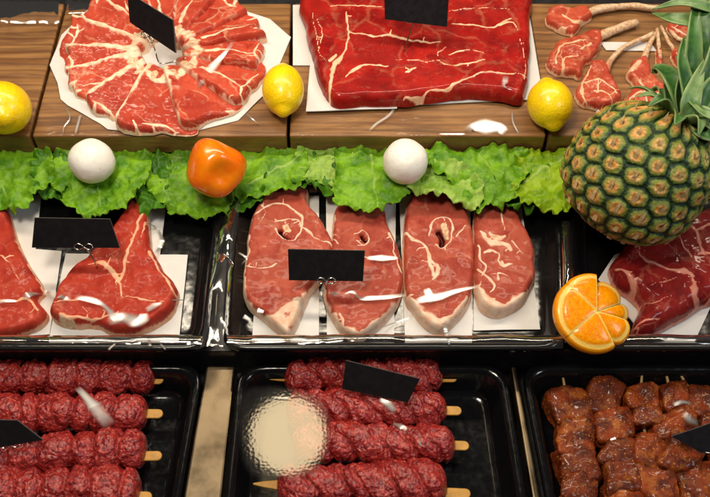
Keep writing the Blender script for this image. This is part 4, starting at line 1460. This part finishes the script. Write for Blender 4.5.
# ------------------------------------------------------------------ kebabs
def kebab(label, group, p0, p1, r, stick_l, stick_r, nseg, slant=0.0, seed=0.0, z=None):
    z = (ZBF + r * PX * 0.95) if z is None else z
    A, Bp = P(*p0, z), P(*p1, z)
    ax = (Bp - A)
    L = np.linalg.norm(ax)
    ax = ax / L
    lat = np.array([-ax[1], ax[0], 0])
    up = np.array([0, 0, 1.0])
    root = empty('kebab', ((A + Bp)[0] / 2, (A + Bp)[1] / 2, ZBF))
    nl, nc = int(L / 0.0011), 72
    R = r * PX
    t = np.linspace(0, 1, nl)
    ph = np.linspace(0, 2 * math.pi, nc, endpoint=False)
    T, PH = np.meshgrid(t, ph, indexing='ij')
    T, PH = T.ravel(), PH.ravel()
    rs = random.Random(int(seed * 100))
    ctr = np.array([0] + [(i + rs.uniform(-0.26, 0.26)) / nseg for i in range(1, nseg)] + [1.0])
    tt = T + slant * np.cos(PH) / nseg + 0.16 * fbm(np.column_stack([np.cos(PH), np.sin(PH), T * 9]), 0.9, seed, 2) / nseg
    dist = np.min(np.abs(tt[:, None] - ctr[None, 1:-1]), axis=1) * nseg
    pinch = 1 - 0.19 * np.exp(-(dist / 0.10) ** 2) - 0.05 * np.exp(-(dist / 0.32) ** 2)
    seg = np.sum(tt[:, None] > ctr[None, 1:-1], axis=1)
    sv = np.array([rs.uniform(0.90, 1.08) for _ in range(nseg + 3)])
    e = np.minimum(T, 1 - T) * L / R
    cap = np.sqrt(np.clip(1 - (1 - np.clip(e / 0.75, 0, 1)) ** 2, 0.0, 1))
    rad = R * pinch * sv[seg] * (0.12 + 0.88 * cap)
    base = A[None, :] + ax[None, :] * (T * L)[:, None]
    dirv = lat[None, :] * np.cos(PH)[:, None] + up[None, :] * np.sin(PH)[:, None] * 0.95
    n3 = base + dirv * rad[:, None]
    crumb = np.abs(vnoise(n3, 210, seed + 3)) * 0.0020 + vnoise(n3, 420, seed + 5) * 0.0007 + fbm(n3, 70, seed, 2) * 0.0026
    rad = rad + crumb * (0.25 + 0.75 * cap)
    W = base + dirv * rad[:, None]
    Fc = []
    for i in range(nl - 1):
        for j in range(nc):
            k = (j + 1) % nc
            Fc.append((i * nc + j, i * nc + k, (i + 1) * nc + k, (i + 1) * nc + j))
    Fc.append(tuple(range(nc))[::-1])
    Fc.append(tuple((nl - 1) * nc + k for k in range(nc)))
    link('minced_meat', W, Fc, M['kebab'], root)
    add_drape(W, Fc)
    # flat stick with rounded ends
    S0 = P(*stick_l, z) if stick_l else A + ax * 0.02
    S1 = P(*stick_r, z)
    d = S1 - S0
    Ls = np.linalg.norm(d)
    d = d / Ls
    la = np.array([-d[1], d[0], 0])
    hw = 0.0054
    prof = []
    for k in range(9):
        a = -math.pi / 2 + math.pi * k / 8
        prof.append((Ls - hw + hw * math.cos(a), hw * math.sin(a)))
    tip = hw * 5 if stick_l else hw
    prof += [(tip, hw), (tip * 0.4, hw * 0.6), (0, 0.0008), (0, -0.0008), (tip * 0.4, -hw * 0.6), (tip, -hw)]
    V = [S0 + d * a + la * b + up * 0.0013 for a, b in prof] + [S0 + d * a + la * b - up * 0.0013 for a, b in prof]
    n = len(prof)
    Fs = [tuple(range(n)), tuple(range(n, 2 * n))[::-1]] + [(i, n + i, n + (i + 1) % n, (i + 1) % n) for i in range(n)]
    so = link('stick', V, Fs, M['stick'], root, smooth=False)
    bv = so.modifiers.new('bevel', 'BEVEL')
    bv.width = 0.0006
    return tag(root, label, 'kebab', group)


GK1 = 'minced kebabs in the bottom left tray'
kebab('minced kebab at the back of the left kebab tray, darkest of its tray', GK1, (-60, 377), (156, 378), 17.5, None, (163.5, 380), 8, seed=1.0)
kebab('minced kebab second from the back of the left kebab tray, under a pale smear', GK1, (-60, 413), (148, 413), 19, None, (163, 414), 8, seed=2.0)
kebab('slanting minced kebab third from the back of the left kebab tray, below the dark sign', GK1, (-60, 460), (147, 449), 19.5, None, (162, 456), 8, seed=3.0)
kebab('minced kebab nearest the front of the left kebab tray, cut by the photo edge', GK1, (-60, 491), (141, 489), 20, None, (152, 497), 8, seed=4.0)
GK2 = 'minced kebabs in the bottom middle tray'
kebab('minced kebab at the back of the middle kebab tray, partly behind the tilted sign', GK2, (284, 376), (443, 376), 17.5, (258, 377), (457, 378), 6, slant=0.5, seed=5.0)
kebab('minced kebab second from the back of the middle kebab tray, right of the round reflection', GK2, (286, 409), (447, 410), 18.5, None, (461.5, 411), 6, slant=0.55, seed=6.0)
kebab('minced kebab third from the back of the middle kebab tray, right of the round reflection', GK2, (292, 442), (455, 445), 19, None, (469, 446), 6, slant=0.6, seed=7.0)
kebab('minced kebab nearest the front of the middle kebab tray, with both stick ends showing', GK2, (277, 486), (447, 484), 21, (253, 484), (470.5, 494), 6, slant=0.5, seed=8.0)

GK3 = 'brown marinated skewers in the bottom right tray'


def skewer(label, chunks, tip, seed):
    root_p = P(chunks[0][0], chunks[0][1], ZBF)
    root = empty('meat_skewer', root_p)
    for k, (px, py, w, h, ang, zl) in enumerate(chunks):
        z = ZBF + 0.0155 + zl
        c = P(px, py, z)
        ca, sa = math.cos(math.radians(ang)), math.sin(math.radians(ang))

        def fn(th, ph):
            x, y, zz = np.sin(th) * np.cos(ph), np.sin(th) * np.sin(ph), np.cos(th)
            m = (np.abs(x) ** 7 + np.abs(y) ** 7 + np.abs(zz) ** 5.5) ** (-1 / 6.6)
            n = np.column_stack([x, y, zz]) * m[:, None]
            nn = 1 + 0.19 * fbm(n, 0.95, seed + k * 2.3, 2) + 0.05 * fbm(n, 3.6, seed + k, 3)
            n = n + np.column_stack([n[:, 1] * n[:, 2] * 0.16, n[:, 2] * 0.10 * math.sin(k * 2 + seed), n[:, 0] * 0.16 * math.cos(k * 3 + seed)])
            n = n * nn[:, None] * np.array([w * PX / 2 * 0.95, h * PX / 2 / 0.83 * 0.97, 0.0150])
            return n[:, 0] * ca - n[:, 1] * sa, n[:, 0] * sa + n[:, 1] * ca, n[:, 2]
        V, Fc = sphere_like(fn, 56, 44)
        V = V + c
        link('meat_chunk', V, Fc, M['marin'], root)
        add_drape(V, Fc)
    a, b = P(*tip, ZBF + 0.026), P(chunks[-1][0], chunks[-1][1], ZBF + 0.016)
    m = P(chunks[0][0], chunks[0][1], ZBF + 0.02)
    V, Fc = tube_mesh([a, a * 0.5 + m * 0.5, m, b], [0.0013, 0.0018, 0.0018, 0.0018], 8)
    link('stick', V, Fc, M['skew'], root)
    return tag(root, label, 'skewer', GK3)


skewer('marinated skewer at the left of the tray, with square cut chunks', [(569, 411, 36, 34, 8, 0.0), (574, 440, 34, 32, -4, 0.003), (577, 466, 37, 28, 3, 0.002), (578, 490, 36, 26, -3, 0.003), (580, 515, 36, 28, 4, 0.0)], (563, 378), 1.0)
skewer('marinated skewer second from the left in the brown skewer tray', [(604, 402, 34, 32, -14, 0.002), (611, 428, 38, 28, 10, 0.005), (619, 452, 38, 26, -8, 0.003), (622, 478, 35, 30, 5, 0.004), (624, 508, 36, 32, 0, 0.002)], (599, 372), 2.0)
skewer('marinated skewer third from the left, its back chunks small and dark', [(640, 400, 32, 22, 3, 0.0), (645, 418, 28, 18, -6, 0.004), (648, 455, 34, 34, -10, 0.006), (656, 488, 36, 34, 6, 0.004), (658, 520, 36, 30, 0, 0.0)], (642, 374), 3.0)
skewer('marinated skewer fourth from the left, shiny at its back end', [(672, 400, 28, 28, 6, 0.002), (672, 427, 44, 24, 14, 0.006), (682, 456, 36, 34, -20, 0.011), (694, 486, 36, 32, 8, 0.006), (696, 516, 38, 30, 0, 0.0)], (665, 369), 4.0)
skewer('marinated skewer at the right edge with a second stick tip beside it', [(698, 404, 30, 26, -8, 0.0), (716, 428, 36, 28, 5, 0.004), (724, 462, 38, 34, 0, 0.008), (730, 496, 36, 32, 0, 0.004)], (677, 369), 5.0)

# ------------------------------------------------------------------ black price signs
GSi = 'blank black price signs'


def sign(label, quad, zs, stem=None, th=0.0022, clip=None):
    """quad: photo corners tl,tr,br,bl with a height each"""
    Q = np.array([P(a, b, z) for (a, b), z in zip(quad, zs)])
    ctr = Q.mean(0)
    zb = min(zs)
    x = Q[1] - Q[0] + Q[2] - Q[3]
    y = Q[0] - Q[3] + Q[1] - Q[2]
    n = np.cross(x, y)
    n /= np.linalg.norm(n)
    bx = (Q[2] + Q[3]) / 2
    root = empty('price_sign', (bx[0], bx[1], surf_z(bx[0], bx[1], zb - 0.03)))
    Q = Q - ((Q - ctr) @ n)[:, None] * n
    V = np.vstack([Q + n * th / 2, Q - n * th / 2])
    Fc = [(0, 3, 2, 1), (4, 5, 6, 7), (0, 1, 5, 4), (1, 2, 6, 5), (2, 3, 7, 6), (3, 0, 4, 7)]
    pl = link('plate', V, Fc, M['blackmat'], root, smooth=False)
    pl.data.materials.append(M['signedge'])
    for i in (2, 3, 4, 5):
        pl.data.polygons[i].material_index = 1
    # wire clip on the lower edge and its leg
    cp = P(clip[0], clip[1], zb) if clip else bx
    xd = x / np.linalg.norm(x)
    yd = y / np.linalg.norm(y)
    pts = [cp + xd * (0.011 * math.cos(a)) * (1 - 0.3 * abs(math.sin(a))) + yd * 0.0035 * math.sin(a * 2) + n * 0.0028 for a in np.linspace(0, math.pi * 2, 26)]
    Vc, Fcc = tube_mesh(pts, 0.0009, 6)
    link('wire_clip', Vc, Fcc, M['chrome'], root)
    if stem:
        line = []
        for a, b, up in stem:
            g = P(a, b, zb - 0.02)
            z = surf_z(g[0], g[1], 0.0) + 0.0015
            line.append(P(a, b, max(z, up if up else z)))
        V2, F2 = tube_mesh(smooth_open([cp] + line, 5), 0.0009, 6)
    else:
        g = np.array([cp[0], cp[1] + 0.004, surf_z(cp[0], cp[1], zb - 0.03)])
        V2, F2 = tube_mesh([cp, cp * 0.5 + g * 0.5, g], 0.0009, 6)
    link('wire_leg', V2, F2, M['chrome'], root)
    return tag(root, label, 'price sign', GSi)


sign('blank black sign turned edgewise above the ring of meat slices', [(127, -8), (174, 20), (175.5, 53), (131, 22)], [BT + 0.075, BT + 0.075, BT + 0.045, BT + 0.045], stem=[(155, 50, BT + 0.02), (160, 63, None), (176, 61, None), (186, 58, None)], clip=(149, 37))
sign('blank black sign standing on the big red slab', [(384, -10), (449, -6), (447, 27), (385, 19)], [BT + 0.085, BT + 0.085, BT + 0.055, BT + 0.055], stem=[(409, 36, BT + 0.04), (404, 50, None)], clip=(414, 20))
sign('blank black sign in front of the narrow end of the large rib steak', [(35, 217.5), (110, 219), (120, 247.5), (32, 247.5)], [0.135, 0.135, 0.108, 0.108], stem=[(93, 258, 0.095), (97, 268, None)], clip=(84, 246))
sign('blank black sign covering two of the leg steaks', [(288, 249), (365, 250.5), (363, 281), (289, 280)], [0.13, 0.13, 0.102, 0.102], clip=(326, 280))
sign('blank black sign leaning over the back of the middle kebab tray', [(346, 360), (420, 379), (408, 402), (342, 389)], [0.075, 0.075, 0.052, 0.052], clip=(376, 392))
sign('blank black sign cut off by the left edge, over the left kebab tray', [(-35, 418), (17, 421), (44, 439), (-28, 452)], [0.078, 0.078, 0.058, 0.055], clip=(10, 444))
sign('blank black sign cut off by the right edge, over the brown skewers', [(672, 437), (740, 412), (752, 446), (700, 452)], [0.072, 0.080, 0.060, 0.055], clip=(712, 448))

# ------------------------------------------------------------------ cling film folds, laid along highlight streaks and whitened as if lit
GF = 'cling film over the display'


def fold_mesh(pts, w, lift=0.0045, seed=0.0, flat=0.35):
    line = smooth_open([P(a, b, 0.08) for a, b in pts], 8)
    # drop every point on what lies below it, along the picture ray first guess
    ctrl = []
    for a, b in pts:
        z = 0.08
        for _ in range(4):
            g = P(a, b, z)
            z = surf_z(g[0], g[1], 0.0)
        ctrl.append(P(a, b, z + lift))
    line = smooth_open(ctrl, 8)
    n = len(line)
    ws = catw(w, n, len(pts)) * PX
    V, Fc, E = [], [], []
    cs = np.linspace(-1, 1, 11)
    for i in range(n):
        t = line[min(i + 1, n - 1)] - line[max(i - 1, 0)]
        t[2] = 0
        t /= np.linalg.norm(t) + 1e-9
        la = np.array([-t[1], t[0], 0])
        # crease shape aimed to throw the strip lamp's glint at the camera
        vi = CAM - line[i]
        vi = vi / np.linalg.norm(vi)
        li = np.array([line[i][0] * 0.5, 0.46, 0.98]) - line[i]
        li = li / np.linalg.norm(li)
        hv = (vi + li) / np.linalg.norm(vi + li)
        la = la - hv * la.dot(hv) / max(0.3, 1.0)
        la = la / np.linalg.norm(la)
        ww = ws[i] * 1.35 * (1 + 0.4 * float(vnoise(np.array([[i * 0.13, seed, 1.0]]), 1.0, seed)[0]))
        for s in cs:
            E.append(max(abs(s), abs(2 * i / (n - 1) - 1) ** 2))
            V.append(line[i] + la * ww * s + np.array([0, 0, ww * flat * (1 - s * s)]))
    m = len(cs)
    for i in range(n - 1):
        for s in range(m - 1):
            Fc.append((i * m + s, i * m + s + 1, (i + 1) * m + s + 1, (i + 1) * m + s))
    return V, Fc, E


def film(label, folds, seed=0.0, flat=0.028, mat='film'):
    if len(folds) == 1:
        a, b, e = fold_mesh(folds[0][0], folds[0][1], seed=seed, flat=flat)
        return tag(link('cling_film', a, b, M[mat], attrs={'edge': e}), label, 'cling film', GF)
    c0 = P(*folds[0][0][0], 0.08)
    root = empty('cling_film', c0)
    for k, (pts, w) in enumerate(folds):
        a, b, e = fold_mesh(pts, w, seed=seed + k * 1.3, flat=flat)
        link('fold', a, b, M[mat], root, attrs={'edge': e})
    return tag(root, label, 'cling film', GF)


film('shiny folds of cling film over the two rib steaks', [
    ([(-6, 303), (6, 301), (18, 301)], [2.0, 2.5, 0.8]), ([(19, 300), (30, 294), (46, 293), (62, 297), (72, 299)], [1.5, 3.2, 3.4, 2.6, 1.0]), ([(74, 297), (88, 299), (102, 304), (112, 314), (118, 322)], [1.4, 2.8, 3.0, 3.8, 2.6]),
    ([(106, 322), (122, 318), (138, 320), (150, 316)], [2.5, 8, 6, 2]), ([(145, 311), (154, 306), (163, 303)], [2.0, 2.8, 1.0]), ([(170, 300), (186, 300)], [1.2, 1.0]), ([(143, 221), (156, 228), (162, 240), (158, 250), (150, 257)], [0.8, 1.8, 2.2, 1.8, 0.9]),
    ([(138, 330), (147, 336), (150, 346), (149, 352)], [0.8, 1.2, 1.3, 0.8]), ([(108, 350), (116, 343)], [1.2, 0.8]), ([(160, 343), (166, 350)], [0.8, 0.9])], 1.0)
film('shiny folds of cling film over the four leg steaks', [
    ([(309, 297), (322, 294), (333, 293), (341, 297)], [1.5, 2.8, 2.8, 0.8]), ([(341, 296), (352, 292), (360, 298), (372, 298), (388, 297), (408, 294)], [0.8, 2.0, 1.6, 2.2, 2.0, 1.2]), ([(414, 302), (428, 298), (440, 296), (456, 291), (479, 286)], [2.0, 4.2, 4.4, 2.4, 0.8]), ([(426, 288), (430, 297), (433, 303)], [2.0, 5.5, 3.0]),
    ([(257, 310), (264, 312)], [2.4, 1.8]), ([(447, 320), (446, 332), (450, 344), (449, 356)], [0.9, 1.8, 1.6, 1.0]), ([(378, 329), (394, 323), (410, 318)], [0.8, 1.0, 0.7]), ([(403, 232), (411, 239)], [1.8, 1.0]), ([(366, 258), (382, 258), (399, 258)], [1.5, 4.0, 1.5]), ([(238, 252), (246, 258), (241, 265)], [0.8, 1.2, 0.8]), ([(243, 316), (252, 321)], [1.8, 1.5])], 4.0)
film('cling film folds over the red slab with highlights painted white', [([(506, 75), (505, 85), (508, 93), (513, 99)], [2.0, 2.8, 2.4, 1.0]), ([(443, 99), (470, 96), (500, 92)], [0.5, 0.8, 0.5]), ([(395, 108), (388, 116), (376, 124), (368, 132)], [1.2, 1.8, 1.4, 0.8])], 7.0, mat='film_highlight')  # bright streak painted as a diffuse white strip
film('film creases and painted lamp glare on the wood below the red slab', [([(466, 132), (472, 127), (486, 126.5), (499, 128), (506, 133)], [3.0, 5.0, 6.0, 5.0, 2.5]), ([(512, 110), (513, 122), (519, 134)], [0.8, 0.9, 0.8]), ([(438, 134), (466, 134)], [0.6, 1.2])], 9.0)  # the widest strip stands in for a lamp's reflection in the film
film('bright creases of cling film over the ring of meat slices', [([(236, 38), (224, 54), (212, 68), (203, 80), (196, 92)], [1.0, 3.0, 4.0, 3.5, 1.2]), ([(81, 113), (78, 124), (75, 135)], [1.4, 1.6, 1.0]), ([(64, 104), (70, 117), (64, 127), (63, 135)], [0.8, 0.9, 0.8, 0.7]), ([(245, 112), (256, 122), (271, 133)], [0.6, 1.0, 0.6])], 12.0)
film('thin pale crease of cling film in front of the rib chops', [([(604, 94), (599, 108), (594, 120), (587, 132)], [0.8, 1.4, 1.2, 0.8])], 14.0)
film('pale painted reflection on the film over the left kebab tray', [([(76, 386), (86, 397), (98, 411), (112, 428)], [4.0, 5.0, 6.0, 5.0])], 16.0, mat='film_highlight')  # blurred reflection painted as one pale strip
film('glints painted as film strips over the middle kebab tray', [([(379, 399), (388, 404), (396, 413)], [1.5, 4.0, 2.5]), ([(388, 422), (398, 425), (407, 430)], [1.0, 2.6, 1.5]), ([(352, 418), (362, 421)], [1.0, 1.2]), ([(418, 440), (422, 447)], [1.6, 1.0])], 18.0)  # highlights on the mince shaped as whitened film strips
film('glints painted as film strips over the brown skewers', [([(672, 405), (682, 402), (693, 404)], [1.2, 2.4, 1.2]), ([(683, 412), (690, 419), (700, 424)], [1.5, 4.5, 3.0]), ([(610, 440), (616, 438)], [1.2, 1.4])], 20.0)  # small highlights on the chunks, shaped as whitened film strips


def crumple(label, x0, y0, x1, y1, seed, horiz=False, n=26, m=120, zb=0.078):
    """crumpled film gathered along a tray rim"""
    V, Fc = [], []
    for j in range(m):
        t = j / (m - 1)
        for i in range(n):
            s = i / (n - 1)
            px = x0[0] + (x1[0] - x0[0]) * t + (x0[1] + (x1[1] - x0[1]) * t) * (s - 0.5)
            py = y0 + (y1 - y0) * t
            if horiz:
                px, py = x0[0] + (x1[0] - x0[0]) * t, y0 + (y1 - y0) * (1 - s)
            V.append(P(px, py, zb))
    V = np.array(V)
    nz = np.abs(fbm(V * (np.array([0.5, 1.0, 1.0]) if horiz else np.array([1.0, 0.6, 1.0])), 24, seed, 2)) * (0.004 if horiz else 0.009) + np.abs(vnoise(V, 80, seed + 3)) * 0.0008
    s = np.tile(np.linspace(-1, 1, n), m)
    V[:, 2] = zb + 0.0035 + nz * 0.8 + 0.004 * (1 - s * s)
    for j in range(m - 1):
        for i in range(n - 1):
            Fc.append((j * n + i, j * n + i + 1, (j + 1) * n + i + 1, (j + 1) * n + i))
    o = link('cling_film', V, Fc, M['filmrim'])
    return tag(o, label, 'cling film', GF)


crumple('crumpled cling film gathered between the left and the middle tray', (233, 17), 205, (212, 22), 350, 1.0)
crumple('rippled cling film along the back edge of the leftmost board', (-30, 0), 4, (60, 0), 26, 6.0, True, 18, 60, BT)
crumple('rippled cling film along the back edge behind the ring of slices', (70, 0), 4, (122, 0), 20, 7.0, True, 18, 60, BT)
crumple('film pulled tight over the front rim of the left tray', (-20, 0), 337, (202, 0), 351, 2.0, True, 14, 160)
crumple('film pulled tight over the front rim of the leg steak tray', (228, 0), 337, (562, 0), 351, 3.0, True, 14, 200)
crumple('film pulled tight over the front rim of the beef tray', (578, 0), 337, (740, 0), 351, 4.0, True, 14, 120)
crumple('crumpled cling film gathered between the leg steak tray and the beef tray', (565, 9), 225, (569, 12), 348, 5.0)

# misted flat film with a lamp mirrored in it
zf = ZBR + 0.020
pp = smooth_closed(PW([(240, 392), (262, 384), (292, 386), (318, 392), (330, 410), (331, 440), (324, 464), (306, 478), (270, 480), (246, 474), (237, 440)], zf), 8)
cc = pp.mean(0)
V = []
for r in (1.0, 0.8, 0.6, 0.4, 0.2):
    V += [(c_[0], c_[1], zf) for c_ in (cc + (pp - cc) * r)]
V.append((cc[0], cc[1], zf))
n = len(pp)
Fc = [(k * n + i, k * n + (i + 1) % n, (k + 1) * n + (i + 1) % n, (k + 1) * n + i) for k in range(4) for i in range(n)] + [(4 * n + i, 4 * n + (i + 1) % n, 5 * n) for i in range(n)]
o = link('cling_film', V, Fc, M['filmflat'], attrs={'edge': [r for r in (1.0, 0.8, 0.6, 0.4, 0.2) for _ in range(n)] + [0.0]})
tag(o, 'flat misted patch of cling film mirroring a round lamp in the middle kebab tray', 'cling film', GF)

# ------------------------------------------------------------------ camera
cd = bpy.data.cameras.new('camera')
cam = bpy.data.objects.new('camera', cd)
COL.objects.link(cam)
cam.location = Vector(CAM)
cam.rotation_euler = (math.pi / 2 - PITCH, 0, 0)
cd.lens = 36.0 * FPX / 710.0
cd.sensor_width = 36.0
cd.clip_start = 0.02
cd.clip_end = 50
cd.dof.use_dof = True
cd.dof.focus_distance = DIST - 0.01
cd.dof.aperture_fstop = 7.1
scene.camera = cam

# ------------------------------------------------------------------ light
w = bpy.data.worlds.new('World')
scene.world = w
w.use_nodes = True
bg = w.node_tree.nodes['Background']
bg.inputs[0].default_value = (0.9, 0.86, 0.82, 1)
bg.inputs[1].default_value = 0.035


def area(name, loc, target, sx, sy, power, col, shape='RECTANGLE', spread=180):
    l = bpy.data.lights.new(name, 'AREA')
    l.shape = shape
    l.size = sx
    if shape == 'RECTANGLE':
        l.size_y = sy
    l.energy = power
    l.color = col
    l.spread = math.radians(spread)
    o = bpy.data.objects.new(name, l)
    COL.objects.link(o)
    o.location = Vector(loc)
    o.rotation_euler = (Vector(target) - Vector(loc)).to_track_quat('-Z', 'Y').to_euler()
    return o


WARM = (1.0, 0.86, 0.66)
area('case_strip_lamp', (0.0, 0.46, 0.98), (0, 0.10, 0.08), 1.5, 0.06, 9.5, WARM)
area('ceiling_lamp', (-0.35, -0.22, 1.75), (0, 0.15, 0.1), 0.34, 0.34, 15, (1.0, 0.90, 0.74))
area('side_window', (1.4, -0.7, 1.5), (0, 0.15, 0.1), 0.5, 0.5, 8, (0.86, 0.93, 1.0))

# round shop lamp: it is what the misted film mirrors
Qp = P(288, 435, zf)
d = (Qp - CAM) / np.linalg.norm(Qp - CAM)
rd = np.array([d[0], d[1], -d[2]])
Lp = Qp + rd * 1.1
rad_l = 36.5 / FPX * (np.linalg.norm(Qp - CAM) + 1.1)
area('round_lamp', Lp, Qp, rad_l * 2, 0, 0.17, (1.0, 0.76, 0.44), 'DISK')

scene.view_settings.view_transform = 'Standard'
scene.view_settings.look = 'None'
scene.view_settings.exposure = 0.12
scene.view_settings.gamma = 1.0
scene.cycles.use_denoising = True
scene.cycles.max_bounces = 8
scene.cycles.transparent_max_bounces = 12
scene.cycles.sample_clamp_indirect = 6.0
